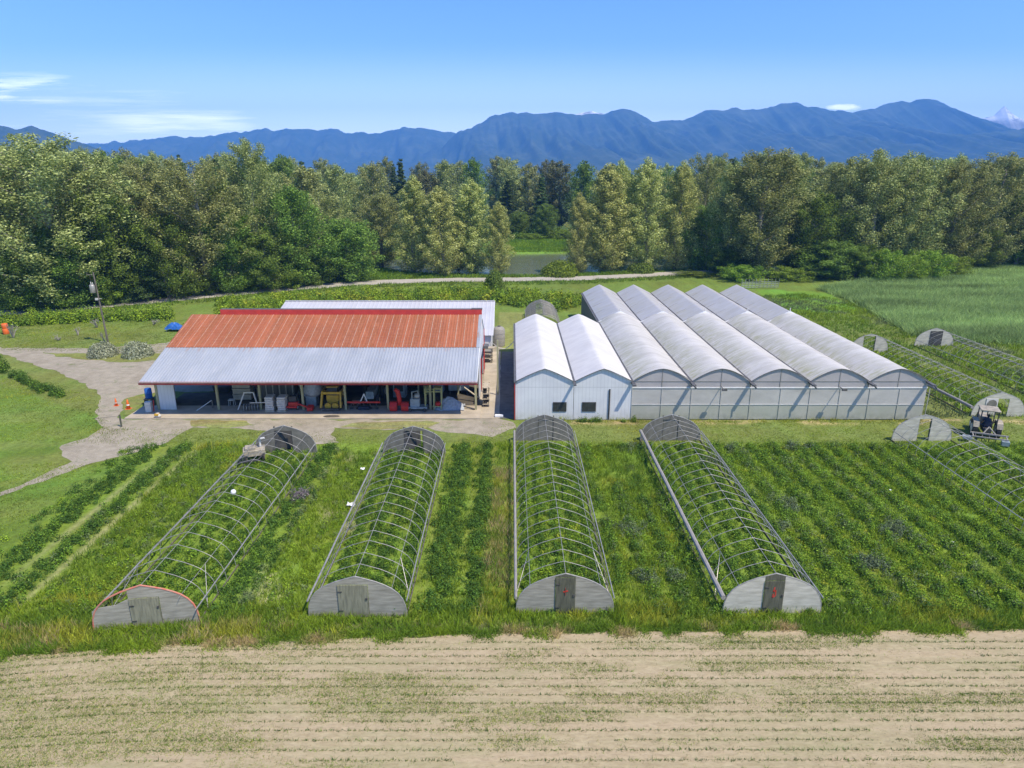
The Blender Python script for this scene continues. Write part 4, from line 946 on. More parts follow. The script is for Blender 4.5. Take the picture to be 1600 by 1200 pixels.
# red bar implement and tractor behind
t = it('seed_planter', 569, 640, 'wide red toolbar implement standing in front of the dark tractor in the barn', 'implement')
MB().box(-1.45, 1.45, -.06, .06, .62, .76).build('toolbar', M['red_machine'], t)
for x in (-1.1, -.55, 0, .55, 1.1): MB().bar((x, 0, .65), (x, .1, .12), .07).box(x-.12, x+.12, -.05, .25, .05, .12).build('tine', M['steel_dark'], t)
MB().bar((-.3, 0, .7), (0, .3, 1.35), .07).bar((.3, 0, .7), (0, .3, 1.35), .07).build('hitch', M['white_paint'], t)
MB().box(-.5, .5, -.2, .1, .05, .32).build('roller', M['cloth'], t)
t = empty('barn_tractor', (-12.6, 59.6, .1), R(180), 'dark grey tractor standing inside the barn behind the red toolbar', 'tractor')
MB().box(-.35, .35, -.3, 2.2, .6, 1.3).build('body', M['greyblue'], t, bevel=.05)
for s in (-1, 1):
    add_wheel(t, (s*.8, -.1, .68), (1, 0, 0), .68, .36, M['rail']); add_wheel(t, (s*.65, 1.8, .42), (1, 0, 0), .42, .24, M['rail'])
MB().tube([(-.6, -.5, 1.0), (-.6, -.5, 2.2), (.6, -.5, 2.2), (.6, -.5, 1.0)], .04, 6).build('roll_bar', M['steel_dark'], t)
MB().box(-.3, .3, -.5, .1, 1.2, 1.35).box(-.3, .3, -.55, -.45, 1.35, 1.8).build('seat', M['cloth'], t)
# red snow blower / spreader pair and grey booth
t = it('snow_blower', 628, 641, 'bright red snow blower with a tall curved chute under the barn roof', 'snow blower')
MB().slabx([(-.45, .05), (-.5, .5), (-.25, .85), (.25, .8), (.3, .05)], -1.0, -.35).slabx([(-.45, .05), (-.5, .5), (-.25, .8), (.25, .75), (.3, .05)], .0, .65).build('auger_housing', M['red_machine'], t, bevel=.06)
MB().tube([(-.15, 0, .5), (-.2, .05, 1.2), (-.3, 0, 1.75), (-.5, -.1, 1.95)], [.22, .2, .2, .16], 10).build('chute', M['red_machine'], t, True)
MB().box(-.35, .0, -.1, .5, .15, .7).build('gearbox', M['steel_dark'], t)
t = empty('control_booth', (-10.35, 60.2, .1), R(-5), 'grey-blue steel booth with sloping top behind the red snow blower', 'booth')
MB().slabx([(-.5, 0), (-.5, 1.3), (-.1, 2.1), (.5, 2.1), (.5, 0)], -.55, .55).build('shell', M['greyblue'], t, bevel=.03)
MB().box(-.4, .4, -.53, -.505, .6, 1.2).build('window', M['glass'], t)
MB().tube([(.4, .1, 2.1), (.4, .1, 2.8)], [.08, .02], 8).build('horn', M['rail'], t)
t = it('engine_unit', 652, 641, 'grey engine unit on a low trolley right of the red snow blower', 'engine')
MB().box(-.7, .9, -.4, .5, .25, .4).build('trolley', M['greyblue'], t)
MB().box(-.55, .25, -.25, .4, .4, 1.1).tube([(-.4, -.1, 1.1), (-.4, -.1, 1.7), (.1, -.1, 1.8), (.2, 0, 1.3)], .06, 8).build('block', M['greyblue'], t)
MB().lathe((.0, .1, 1.1), [(.25, 0), (.28, .2), (.15, .45)], 14).build('air_cleaner', M['galv'], t, True)
for x, y in ((-.55, -.4), (.7, -.4), (-.55, .5), (.7, .5)): add_wheel(t, (x, y, .15), (0, 1, 0), .15, .08, M['steel_dark'])
# olive rack
t = it('pallet_rack', 679, 640, 'tall olive-yellow steel frame just right of a barn post', 'rack')
mb = MB()
for x in (-.75, .0, .65):
    for y in (-.3, .4): MB().box(x-.04, x+.04, y-.04, y+.04, 0, 2.0).build('upright', M['rack'], t)
for q in ((-.8, .7, -.33, -.27, 1.7, 1.78), (-.8, .7, .37, .43, 1.7, 1.78), (-.1, .7, -.33, .43, .35, .42), (0, .65, -.3, .4, 2.01, 2.06)): MB().box(*q).build('rail', M['rack'], t)
MB().lathe((.32, 0, .42), [(.26, 0), (.3, .1), (.2, .3)], 14).build('tub', M['red_machine'], t, True)
# tarp covered heap
t = it('covered_heap', 702, 637, 'grey tarpaulin-covered heap at the right bay of the barn', 'heap')
V = []; n = 12
for j in range(n):
    for i in range(n):
        u_, v_ = i/(n-1)*2-1, j/(n-1)*2-1; V.append((u_*1.35, v_*.9, .0+1.0*max(0, 1-(u_*u_*.8+v_*v_)**.7)+random.uniform(0, .09)))
MB().add(V, [(j*n+i, j*n+i+1, (j+1)*n+i+1, (j+1)*n+i) for j in range(n-1) for i in range(n-1)]).build('cover', M['sack'], t)
t = empty('chest', (-5.0, 61.2, .1), R(4), 'pale grey-blue steel chest near the right gable inside the barn', 'chest')
MB().box(-.95, .95, -.5, .5, .35, 1.05).build('box', M['greyblue'], t, bevel=.02); MB().box(-.98, .98, -.53, .53, 1.055, 1.14).build('lid', M['rail'], t)
for x in (-.8, .8): MB().box(x-.06, x+.06, -.4, .4, 0, .35).build('foot', M['steel_dark'], t)
t = empty('ladder', (-6.4, 62.2, .1), 0, 'long aluminium ladder lying on edge along the inner wall of the barn', 'ladder')
MB().box(-2.1, 2.1, -.03, .03, .95, 1.02).box(-2.1, 2.1, -.03, .03, .55, .62).build('stiles', M['galv'], t); mb = MB()
for k in range(12): mb.box(-2+.36*k, -1.96+.36*k, -.02, .02, .62, .95)
mb.build('rungs', M['galv'], t); MB().box(-1.5, -1.4, -.2, .2, 0, .55).box(1.4, 1.5, -.2, .2, 0, .55).build('trestle', M['pole_wood'], t)
t = empty('plank', (-4.0, 58.8, .1), 0, 'pale plank leaning across the right end of the barn', 'plank')
MB().bar((-1.3, .4, 1.9), (1.0, -.5, .45), .16, .05).build('board', M['board'], t); MB().bar((.8, -.5, 0), (.8, -.5, .9), .1, .1).build('prop', M['board'], t)
t = empty('wooden_shelving', (-2.3, 58.0, .03), 0, 'weathered wooden shelving cluttered with pots just outside the right end of the barn', 'shelving'); t.scale = (.7, .8, .8)
mb = MB()
for x in (-.35, .35):
    for y in (-.9, .0, .9): mb.box(x-.04, x+.04, y-.04, y+.04, 0, 2.3)
mb.build('uprights', M['pole_wood'], t)
for z in (.3, .9, 1.5, 2.2): MB().box(-.45, .45, -1.0, 1.0, z, z+.04).build('shelf', M['board'], t)
for z in (.34, .94, 1.54):
    mb = MB()
    for k in range(4): mb.lathe((random.uniform(-.2, .2), -.75+.5*k, z), [(.12, 0), (.17, .26), (.18, .28)], 10)
    mb.build('pots', M['steel_dark'], t)
t = empty('gate_leaf', (-3.4, 56.5, .13), 0, 'low dark bar lying from the last barn post across the apron', 'bar')
MB().tube([(-1.3, .4, .25), (.0, -.25, .05), (.15, -.3, .05)], .05, 6).build('bar', M['steel_dark'], t)
# sacks on pallets
def pallet(u, v, lab, rz):
    t = it('sack_pallet', u, v, lab, 'pallet of sacks', rz, 'pallets of grey sacks in the barn')
    MB().box(-.4, .4, -.5, -.4, 0, .12).box(-.4, .4, .4, .5, 0, .12).box(-.4, .4, -.05, .05, 0, .12).box(-.42, .42, -.52, .52, .12, .15).build('pallet', M['board'], t)
    for k in range(7):
        MB().box(-.36+random.uniform(-.03, .03), .36+random.uniform(-.03, .03), -.48, .48, .155+.17*k, .31+.17*k).build('sack', M['sackpale'], t, bevel=.05)
pallet(424, 641, 'left-hand pallet stacked with pale grey sacks in the barn', .04); pallet(443, 641, 'right-hand pallet stacked with pale grey sacks in the barn', -.03)
# bulk bag on hopper
t = it('bulk_bag_hopper', 491, 633, 'grey bulk bag slumped over a steel hopper behind the red mower', 'hopper')
MB().lathe((0, 0, .9), [(.5, 0), (.75, .25), (.85, .6), (.7, .95), (.62, 1.1), (.7, 1.35), (.5, 1.7), (.15, 1.85)], 16).build('bag', M['sack'], t, True)
MB().box(-.55, .35, -.5, .5, .1, 1.0).build('hopper', M['greyblue'], t)
MB().tube([(-1.1, -.1, 2.2), (-.9, 0, 1.4), (-.6, 0, .8)], .16, 8).build('spout', M['sack'], t)
t = it('mower', 479, 642, 'small red mower deck tilted on the floor left of the yellow loader', 'mower')
MB().slabx([(-.3, .05), (-.3, .35), (.3, .5), (.35, .05)], .1, .6).build('deck', M['red_machine'], t, bevel=.05); MB().bar((-.65, 0, .65), (.3, 0, .3), .16, .1).build('arm', M['red_machine'], t); MB().tube([(-.6, 0, .6), (-.75, .3, 1.1)], .03, 6).build('handle', M['steel_dark'], t)
t = it('rotary_tiller', 458, 641, 'red rotary tiller with dark engine right of the sack pallets', 'tiller')
MB().box(-.7, .4, -.2, .25, .25, .42).build('tine_cover', M['red_machine'], t, bevel=.03); MB().box(-.35, .5, -.1, .4, .43, .75).build('frame', M['red_machine'], t, bevel=.03); MB().box(-.3, .35, .0, .5, .8, 1.25).build('engine', M['steel_dark'], t)
MB().tube([(.2, .3, 1.1), (.5, .6, 1.6), (.6, .8, 1.7)], .03, 6).tube([(-.2, .3, 1.1), (.1, .6, 1.6), (.2, .8, 1.7)], .03, 6).build('handlebar', M['steel_dark'], t)
for s in (-.5, .35): add_wheel(t, (s, .1, .22), (1, 0, 0), .22, .12, M['white_paint'])
t = it('disc_harrow', 390, 642, 'grey disc harrow with angled frame and lifting mast near the second barn post', 'implement')
MB().bar((-1.0, 0, .1), (-.45, .4, 1.55), .09).bar((.7, .2, .3), (.35, .4, 1.55), .09).bar((-.5, .4, 1.55), (.4, .4, 1.55), .09).bar((.2, -.3, .85), (2.2, -.2, .85), .06).build('mast', M['rail'], t)
for k in range(6): MB().disc((-.4+.22*k, -.1+.05*k, .32), (1, .25, 0), .32, .03, 16).build('disc', M['galv'], t)
MB().box(-.5, .9, .0, .12, .55, .67).build('gang_bar', M['steel_dark'], t)
t = it('stool', 363, 634, 'small grey metal stool on the open barn floor', 'stool')
MB().box(-.25, .25, -.2, .2, .55, .6).build('seat', M['rail'], t)
for a, b in ((-.2, -.15), (.2, -.15), (-.2, .15), (.2, .15)): MB().tube([(a, b, .55), (a*1.2, b*1.2, 0)], .02, 5).build('leg', M['rail'], t)
t = it('wooden_crates', 382, 622, 'stack of dim brown wooden crates deep inside the barn', 'crates')
for k in range(3): MB().box(-.8, .8, -.5, .5, .02+.55*k, .5+.55*k).box(-.84, .84, -.54, .54, .44+.55*k, .5+.55*k+.02).build('crate', M['board'], t)
t = it('wooden_bin', 437, 622, 'wide dim wooden bin standing behind the sack pallets', 'bin')
MB().box(-1.6, 1.6, -.5, .5, .1, 1.5).build('box', M['pole_wood'], t)
mb = MB()
for k in range(6): mb.box(-1.6+.6*k, -1.5+.6*k, -.55, -.51, .1, 1.55)
mb.build('battens', M['board'], t)
t = empty('water_trough', (-27.4, 61.6, .1), 0, 'dark oval trough in the left bay of the barn', 'trough')
MB().lathe((0, 0, 0), [(.75, 0), (.85, .55), (.9, .6), (.8, .6)], 18).build('tub', M['steel_dark'], t, True).scale = (1.1, .7, 1); MB().bar((-.3, -.6, .3), (-.3, -.6, .7), .08).build('valve', M['galv'], t)
t = empty('pale_sheets', (-15.1, 62.9, .1), 0, 'two pale boards standing against the dark inner wall behind the yellow loader', 'boards')
MB().box(-1.9, -.6, .3, .36, 1.6, 2.3).box(.2, 1.5, .3, .36, 1.6, 2.3).build('sheets', M['board'], t); MB().box(-2.2, 1.8, .1, .6, .1, 1.55).build('bench', M['pole_wood'], t)
t = it('broom', 319, 641, 'long pale pole lying on the floor at the open left bay', 'pole')
MB().tube([(-.55, -.25, .05), (.55, .55, .75)], .03, 6).build('shaft', M['white_paint'], t); MB().box(.5, .6, .5, .62, 0, .75).build('rest', M['pole_wood'], t)
t = empty('roller_shelf', (1.9-3.0, 54.7, .05), 0, 'short pale sill block at the left foot of the white house', 'block')
MB().box(-.35, .35, -.15, .15, 0, .18).build('block', M['white_paint'], t, bevel=.02)

def drum(x, y, m, lab, s=1.):
    t = empty('oil_drum', (x, y, .1), random.uniform(0, 6), lab, 'drum')
    MB().lathe((0, 0, 0), [(.28*s, 0), (.3*s, .03), (.29*s, .3), (.31*s, .32), (.29*s, .34), (.29*s, .6), (.31*s, .62), (.29*s, .64), (.3*s, .88*s), (.27*s, .88*s), (.26*s, .86*s)], 16).build('barrel', m, t, True)
    MB().lathe((.12, 0, .865*s), [(.04, 0), (.04, .03)], 8).build('bung', M['steel_dark'], t)
drum(-18.9, 60.4, M['blue'], 'blue steel drum behind the third barn post, left of the bulk bag'); drum(-11.6, 61.8, M['steel_dark'], 'black drum between the dark tractor and the grey booth')
drum(-8.0, 60.8, M['rack'], 'olive drum behind the engine unit'); drum(-24.4, 62.6, M['rust'], 'rusty drum against the inner wall behind the stool')
for (x, y, n, lab) in ((-20.2, 61.6, 4, 'stack of worn black tyres behind the sack pallets'), (-9.6, 62.3, 3, 'low stack of black tyres against the inner wall behind the booth')):
    t = empty('tyre_stack', (x, y, .1), 0, lab, 'tyres')
    for k in range(n):
        o = MB(); ring = [(.42*math.cos(a), .42*math.sin(a), 0) for a in np.linspace(0, 2*math.pi, 21)]; o.tube(ring, .125, 8, cap=False); o = o.build('tyre', M['tyre'], t, True); o.location = (random.uniform(-.05, .05), random.uniform(-.05, .05), .13+.24*k)
for (x, y, w_, h_, m, lab) in ((-22.9, 60.2, 1.2, .9, 'board', 'dim wooden tote bin behind the disc harrow'), (-6.9, 61.4, 1.0, .8, 'greyblue', 'grey metal cabinet beside the ladder'), (-13.9, 57.9, .7, .45, 'redrim', 'faded red tool chest low beside the fourth barn post'), (-17.4, 61.2, 1.1, 1.1, 'board', 'tall wooden tote bin behind the bulk bag')):
    t = empty('storage_bin', (x, y, .1), R(random.uniform(-9, 9)), lab, 'bin')
    MB().box(-w_/2, w_/2, -.4, .4, .1, h_).build('box', M[m], t); MB().box(-w_/2-.02, w_/2+.02, -.42, .42, h_+.003, h_+.05).build('lid', M['pole_wood'], t)
    for sx in (-.4, .4): MB().box(sx*w_-.05, sx*w_+.05, -.38, .38, 0, .098).build('skid', M['pole_wood'], t)
# ================================================================== VEGETATION
def leaves_np(P, Nrm, size, aspect=.55, rng=RNG):
    """rhombic leaf cards: P (n,3) centres, Nrm (n,3) facing, size (n,)"""
    n = len(P); Nrm = Nrm/np.maximum(np.linalg.norm(Nrm, axis=1, keepdims=True), 1e-6)
    a = rng.normal(size=(n, 3)); t = np.cross(Nrm, a); t /= np.maximum(np.linalg.norm(t, axis=1, keepdims=True), 1e-6); b = np.cross(Nrm, t)
    s = size[:, None]; V = np.stack([P+t*s, P+b*s*aspect, P-t*s, P-b*s*aspect], 1).reshape(-1, 3)
    return V, np.arange(4*n).reshape(n, 4)
def bushes(name, P, Rr, H, col, nl, ls, m=None, label=None, cat=None, kind='stuff', jitter=.25, rng=RNG, z0=0.):
    n = len(P); k = nl
    d = rng.normal(size=(n, k, 3)); d[..., 2] = np.abs(d[..., 2])*.9+.05; d /= np.linalg.norm(d, axis=2, keepdims=True)
    rad = rng.uniform(.45, 1.05, (n, k, 1))
    off = d*rad*np.stack([Rr, Rr, H], 1)[:, None, :]
    c = np.concatenate([P, np.full((n, 1), z0)], 1)[:, None, :]+off
    nr = d+rng.normal(scale=.55, size=d.shape)+np.array([0, 0, .35])
    sz = ls*rng.uniform(.6, 1.3, n*k)
    V, F = leaves_np(c.reshape(-1, 3), nr.reshape(-1, 3), sz, .6, rng)
    cc = np.repeat(col, k, 0)*(1+rng.uniform(-jitter, jitter, (n*k, 1)))
    o = link(name, npmesh(name, V, F, m or M['veg'], np.clip(cc, 0, 1))); return tag(o, label, cat, kind=kind)
def grasses(name, P, H, col, nb, w=.03, label=None, cat='grass', lean=.45, kind='stuff', spread=.12, rng=RNG, tip=None):
    n = len(P); k = nb
    base = np.concatenate([P, np.zeros((n, 1))], 1)[:, None, :]+np.concatenate([rng.normal(scale=spread, size=(n, k, 2)), np.zeros((n, k, 1))], 2)
    h = (H[:, None]*rng.uniform(.55, 1.15, (n, k)))[..., None]
    ln = rng.normal(scale=lean, size=(n, k, 2)); ln[..., 0] += .12
    top = base+np.concatenate([ln*h, h], 2)
    a = rng.uniform(0, math.pi, (n, k)); wv = np.stack([np.cos(a), np.sin(a), 0*a], -1)*w
    V = np.stack([base-wv, base+wv, top], 2).reshape(-1, 3); F = np.arange(n*k*3).reshape(-1, 3)
    cc = np.repeat(col, k, 0)*(1+rng.uniform(-.25, .25, (n*k, 1)))
    o = link(name, npmesh(name, V, F, M['grassblade'], np.clip(cc, 0, 1))); return tag(o, label, cat, kind=kind)
PAL = {'dark': (.075, .15, .024), 'mid': (.15, .26, .028), 'bright': (.22, .33, .026), 'yel': (.34, .38, .04), 'grey': (.16, .21, .08), 'blue': (.14, .185, .10), 'tan': (.50, .40, .19), 'lawn': (.15, .215, .036)}
def palcol(n, names, w):
    a = np.array([PAL[k] for k in names]); return a[RNG.choice(len(names), n, p=np.array(w)/sum(w))]*RNG.uniform(.8, 1.2, (n, 1))
def uni(n, x0, x1, y0, y1): return np.stack([RNG.uniform(x0, x1, n), RNG.uniform(y0, y1, n)], 1)

# crop rows: (x at front, x at back, spacing across, half width, palette, density per m, height)
PS, RS, HS, CS = [], [], [], []
def row(xf, xb, hw, pal, wts, per_m=4., h=.4, y0=27.6, y1=48.4, r=.3, kt=.3):
    n = int((y1-y0)*per_m); y = RNG.uniform(y0, y1, n); x = xf+(xb-xf)*(y-27)/22+RNG.normal(scale=hw*.5, size=n)
    big = fbm(x*.35, y*.35, 3, 77); keep = big > kt
    x, y, big = x[keep], y[keep], big[keep]; n = len(x)
    PS.append(np.stack([x, y], 1)); RS.append(r*RNG.uniform(.6, 1.3, n)); HS.append(h*RNG.uniform(.6, 1.3, n)*(.7+.6*big)); CS.append(palcol(n, pal, wts))
row(-26.6, -27.2, .8, ('dark', 'mid'), (4, 1), 15, .5, y0=24.8, kt=.1); row(-24.55, -24.9, .62, ('dark', 'mid', 'grey'), (4, 2, .6), 14, .5, y0=25.2, kt=.1)
row(-28.3, -28.6, .5, ('dark', 'mid', 'bright'), (2, 1, 1), 3, .4)
for x in (-22.6, -21.6, -20.6, -19.7): row(x, x-.3, .5, ('mid', 'grey', 'bright', 'dark'), (3, 2, 3, 1.5), 5, .32)
for x in (-18.5, -17.4, -16.3, -15.3): row(x, x, .4, ('dark', 'mid', 'bright'), (3, 2, 1), 9, .38, kt=.2)
row(-13.9, -13.9, .7, ('dark', 'mid'), (3, 1), 12, .45, kt=.15); row(-12.9, -13.0, .5, ('dark', 'grey'), (2, 1), 4, .4)
for x in (-12, -11, -10.3): row(x, x, .5, ('mid', 'bright', 'grey'), (2, 4, 1), 3, .3)
for x in (-8.9, -7.9, -6.8, -5.6): row(x, x, .4, ('dark', 'mid', 'bright'), (4, 2, .8), 11, .42, kt=.15)
row(-3.75, -3.6, .8, ('dark', 'mid'), (4, 1), 17, .48, kt=.05); row(-2.0, -1.8, .5, ('dark', 'mid'), (4, 1), 13, .48, kt=.05)
for x in (.8, 1.7, 2.6, 3.5, 4.3): row(x, x, .34, ('mid', 'bright', 'dark', 'yel'), (4, 1.5, 3.5, .2), 10, .36, kt=.15)
for x in (5.5, 7.0, 8.3, 9.5): row(x, x, .4, ('mid', 'dark', 'grey'), (2, 2.2, .8), 8, .46, r=.34)
for x in (6.2, 7.7, 8.9): row(x, x, .4, ('bright', 'yel', 'mid'), (4, .6, .8), 4, .2)
for x in (10.6, 11.7, 12.8, 13.9): row(x, x, .36, ('dark', 'mid', 'bright'), (3.5, 2.5, .9), 10, .4, kt=.15)
for i in range(10): row(15.3+1.5*i, 15.3+1.5*i, .42, ('mid', 'dark', 'grey', 'bright'), (4, 2.2, 1, .8), 11, .48, r=.34, kt=.15)
for i in range(10): row(16.05+1.5*i, 16.05+1.5*i, .3, ('bright', 'mid', 'yel'), (5, .6, .8), 4, .16)
for x in (30.2, 31.2, 32.3, 33.3): row(x, x, .3, ('bright', 'mid', 'dark'), (3, 2, 2), 5.5, .36)
for i in range(12): row(35+1.5*i, 35+1.5*i, .45, ('mid', 'dark', 'bright'), (2, 3, 1), 6, .5)
# bluish-grey weed clumps
for (u, v, r) in ((1365, 885, 1.1), (1400, 832, 1.2), (985, 830, .9), (1010, 905, .8), (1230, 790, .9), (1240, 700, .9), (1150, 705, .8), (1060, 905, .6), (990, 700, .8), (1110, 725, .8), (1220, 825, .7)):
    x0, y0 = G(u, v); n = int(26*r*r); a = RNG.normal(scale=r*.42, size=(n, 2)); PS.append(a+[x0, y0]); RS.append(np.full(n, .28)); HS.append(RNG.uniform(.4, .62, n)); CS.append(palcol(n, ('blue', 'grey'), (2, 1)))
x0, y0 = G(470, 777); PS.append(RNG.normal(scale=.3, size=(26, 2))+[x0, y0]); RS.append(np.full(26, .25)); HS.append(RNG.uniform(.4, .6, 26)); CS.append(np.tile([.22, .19, .19], (26, 1))*RNG.uniform(.8, 1.2, (26, 1)))
P_, R_, H_, C_ = map(np.concatenate, (PS, RS, HS, CS))
bushes('crop_plants', P_, R_, H_, C_, 74, .047, label='leafy green crop rows growing in and between the tunnel frames', cat='crops')

# tall loose grass among the rows, on the verges
def grass_field(name, polys, dens, hfun, colfun, nb, lab, w=.02, lean=.45, spread=.12, cat='grass'):
    pts = []
    for poly in polys:
        q = np.array(poly); x0, y0 = q.min(0); x1, y1 = q.max(0); n = int((x1-x0)*(y1-y0)*dens)
        p = uni(n, x0, x1, y0, y1); p = p[inside(p[:, 0], p[:, 1], poly)]; pts.append(p)
    p = np.concatenate(pts); grasses(name, p, hfun(p), colfun(p), nb, w, lab, cat, lean, spread=spread)
def colmix(p, a, b, sc=.4, seed=1, c=None, cth=.62):
    f = fbm(p[:, 0]*sc, p[:, 1]*sc, 4, seed)[:, None]; f = np.clip((f-.35)/.3, 0, 1); r = np.array(PAL[a])*(1-f)+np.array(PAL[b])*f
    if c:
        g_ = fbm(p[:, 0]*sc*1.3, p[:, 1]*sc*1.3, 4, seed+40); k = np.clip((g_-cth)/.08, 0, 1)[:, None]; r = r*(1-k)+np.array(PAL[c])*k
    return r
edge = [(-60, 24.3), (-26, 24.55), (-20, 24.95), (-17, 25.35), (-10, 25.9), (-2, 26.25), (8, 26.5), (20, 26.6), (60, 26.7)]
grass_field('verge_grass', [edge+[(60, 28.3), (-60, 28.3)]], 26, lambda p: .26+.3*fbm(p[:, 0]*.6, p[:, 1], 3, 2), lambda p: colmix(p, 'mid', 'bright', .5, 3, 'yel', .56), 9, 'tall rough grass verge between the tunnel ends and the ploughed field', .022)
grass_field('dry_grass', [[(-30, 24.6), (-20, 25.1), (-20, 26.6), (-30, 26.4)], [(-14.8, 25.5), (-10, 25.9), (-10, 27), (-14.8, 26.9)], [(-1.6, 27.6), (.1, 27.6), (.1, 44), (-1.2, 44)]], 16, lambda p: .5+0*p[:, 0], lambda p: colmix(p, 'yel', 'tan', .7, 6), 8, 'straw-coloured dry grass tufts in the rough verge', .018, .35)
grass_field('row_grass', [[(-23.4, 27), (-19.5, 27), (-19.8, 48.6), (-23.8, 48.6)], [(-12.8, 27.5), (-9.8, 27.5), (-9.8, 47), (-12.8, 47)], [(-1.5, 27.5), (.1, 27.5), (.1, 48.8), (-1.2, 48.8)], [(4.9, 27.5), (9.8, 27.5), (9.8, 48.8), (4.9, 48.8)]], 16, lambda p: .3+.3*fbm(p[:, 0]*.7, p[:, 1]*.7, 3, 5), lambda p: colmix(p, 'mid', 'bright', .35, 5, 'yel', .62), 7, 'loose bright grass between the planted rows', .02)
grass_field('weed_grass', [[(14.8, 27.5), (29.4, 27.5), (29.4, 48.8), (14.8, 48.8)], [(-4.8, 27.5), (-1.5, 27.5), (-1.5, 48), (-4.8, 48)], [(29.6, 27.6), (46, 33), (52, 49), (29.6, 49)]], 12, lambda p: .25+.15*fbm(p[:, 0]*.7, p[:, 1]*.7, 3, 9), lambda p: colmix(p, 'bright', 'mid', .3, 15), 7, 'bright green weeds growing between the crop rows on the right', .02)
grass_field('tunnel_grass', [[(-19, 27.5), (-14.8, 27.5), (-14.8, 46), (-19, 46)], [(-9.5, 27.8), (-5, 27.8), (-5, 46), (-9.5, 46)], [(.3, 28), (4.7, 28), (4.7, 49), (.3, 49)], [(10.1, 28), (14.6, 28), (14.6, 49), (10.1, 49)]], 9, lambda p: .22+.15*fbm(p[:, 0]*.7, p[:, 1]*.7, 3, 9), lambda p: colmix(p, 'mid', 'bright', .3, 19), 6, 'grass growing low beneath the tunnel hoops', .02)
ex_ = RNG.uniform(-30, 30, 5200); ey_ = np.interp(ex_, [e[0] for e in edge], [e[1] for e in edge])+np.abs(RNG.normal(scale=.16, size=5200))*np.where(fbm(ex_*.7, ex_*0, 3, 4) > .5, -1.6, .6)
pe = np.stack([ex_, ey_], 1); grasses('edge_grass', pe, RNG.uniform(.1, .28, len(pe)), colmix(pe, 'mid', 'bright', .6, 33, 'tan', .6), 8, .02, 'ragged grass creeping over the edge of the bare field', 'grass', .7, spread=.13)
# mown lawns
grass_field('mown_grass', [[(-60, 49), (-34, 49), (-33, 52), (-37, 58), (-44, 64), (-60, 70)], [(-70, 78), (-34, 76), (-32, 95), (-70, 92)], [(-34, 48.8), (-12, 48.8), (-14, 51), (-34, 52)], [(-14, 47), (-9.8, 47), (-9.8, 50.5), (-14, 50.5)], [(-5, 48.5), (36, 49.6), (60, 50), (60, 54), (35, 53.7), (0, 53.6)], [(-60, 27), (-29, 27), (-29, 45), (-60, 45)]], 9, lambda p: .06+.08*fbm(p[:, 0]*.5, p[:, 1]*.5, 3, 2), lambda p: colmix(p, 'lawn', 'bright', .25, 25, 'yel', .66), 7, 'short mown grass of the lawns and lanes', .022, .7, .2)
# foot of the greenhouse wall
grass_field('wall_weeds', [[(1, 53.45), (35, 53.45), (35, 53.95), (1, 53.95)]], 14, lambda p: .1+.35*np.clip(fbm(p[:, 0]*.5, p[:, 1], 3, 8)-.42, 0, 1)*3, lambda p: colmix(p, 'mid', 'yel', .5, 35), 7, 'weeds along the foot of the greenhouse front', .02)
x_ = np.array([7.0+RNG.normal()*.3 for _ in range(10)]+[5.7+RNG.normal()*.3 for _ in range(7)]+[10+RNG.normal()*.5 for _ in range(5)]); bushes('wall_shrub', np.stack([x_, np.full(len(x_), 53.55)], 1), np.full(len(x_), .22), RNG.uniform(.25, .75, len(x_)), palcol(len(x_), ('mid', 'dark'), (1, 1)), 60, .06, label='low green shrubs at the foot of the white front wall', cat='shrubs')
# rough meadow to the right and behind
grass_field('rough_meadow', [[(35.2, 54.5), (62, 54.5), (80, 80), (62, 96), (35.2, 96)], [(35.2, 96), (62, 96), (50, 116), (35.2, 112)]], 3.2, lambda p: .3+.45*np.clip(fbm(p[:, 0]*.3, p[:, 1]*.3, 3, 12)-.3, 0, 1), lambda p: colmix(p, 'mid', 'bright', .15, 45, 'grey', .56), 9, 'rough meadow grass around the right-hand tunnels', .045, .5, .3)
for x, lab in ((39.9, 0), (41.0, 0), (42.2, 0), (43.1, 0)): pass
P_ = np.concatenate([np.stack([x+RNG.normal(scale=.25, size=90), RNG.uniform(55.5, 76, 90)], 1) for x in (39.9, 41.0, 42.1, 43.1, 48.9, 50, 51.1, 52.1)])
bushes('tunnel_weeds', P_, np.full(len(P_), .35), RNG.uniform(.2, .45, len(P_)), palcol(len(P_), ('bright', 'mid', 'dark'), (4, 2, 1)), 34, .08, label='leafy weeds in rows inside the right-hand tunnels', cat='weeds')
# tall crop field right
CF = [G(*p) for p in [(1278, 452), (1330, 470), (1390, 503), (1425, 524), (1500, 535), (1600, 540), (1900, 552), (2300, 500), (2300, 395), (1620, 405), (1500, 428), (1440, 436), (1350, 441)]]
p = uni(110000, 40, 170, 78, 170); p = p[inside(p[:, 0], p[:, 1], CF)]; p = p[RNG.random(len(p)) < np.clip(95/p[:, 1], .3, 1)]
cg = np.array([.27, .40, .13])*(.45+1.2*fbm(p[:, 0]*.10, p[:, 1]*.35, 5, 61))[:, None]
grasses('tall_crop', p, .65+.8*fbm(p[:, 0]*.12, p[:, 1]*.3, 4, 62), cg, 10, .05, 'dense tall blue-green grain crop in the field at the right', 'crop field', .75, spread=.35)
PT = [G(*q) for q in [(1475, 438), (1520, 441), (1560, 449), (1600, 459), (1600, 463), (1550, 453), (1500, 443)]]

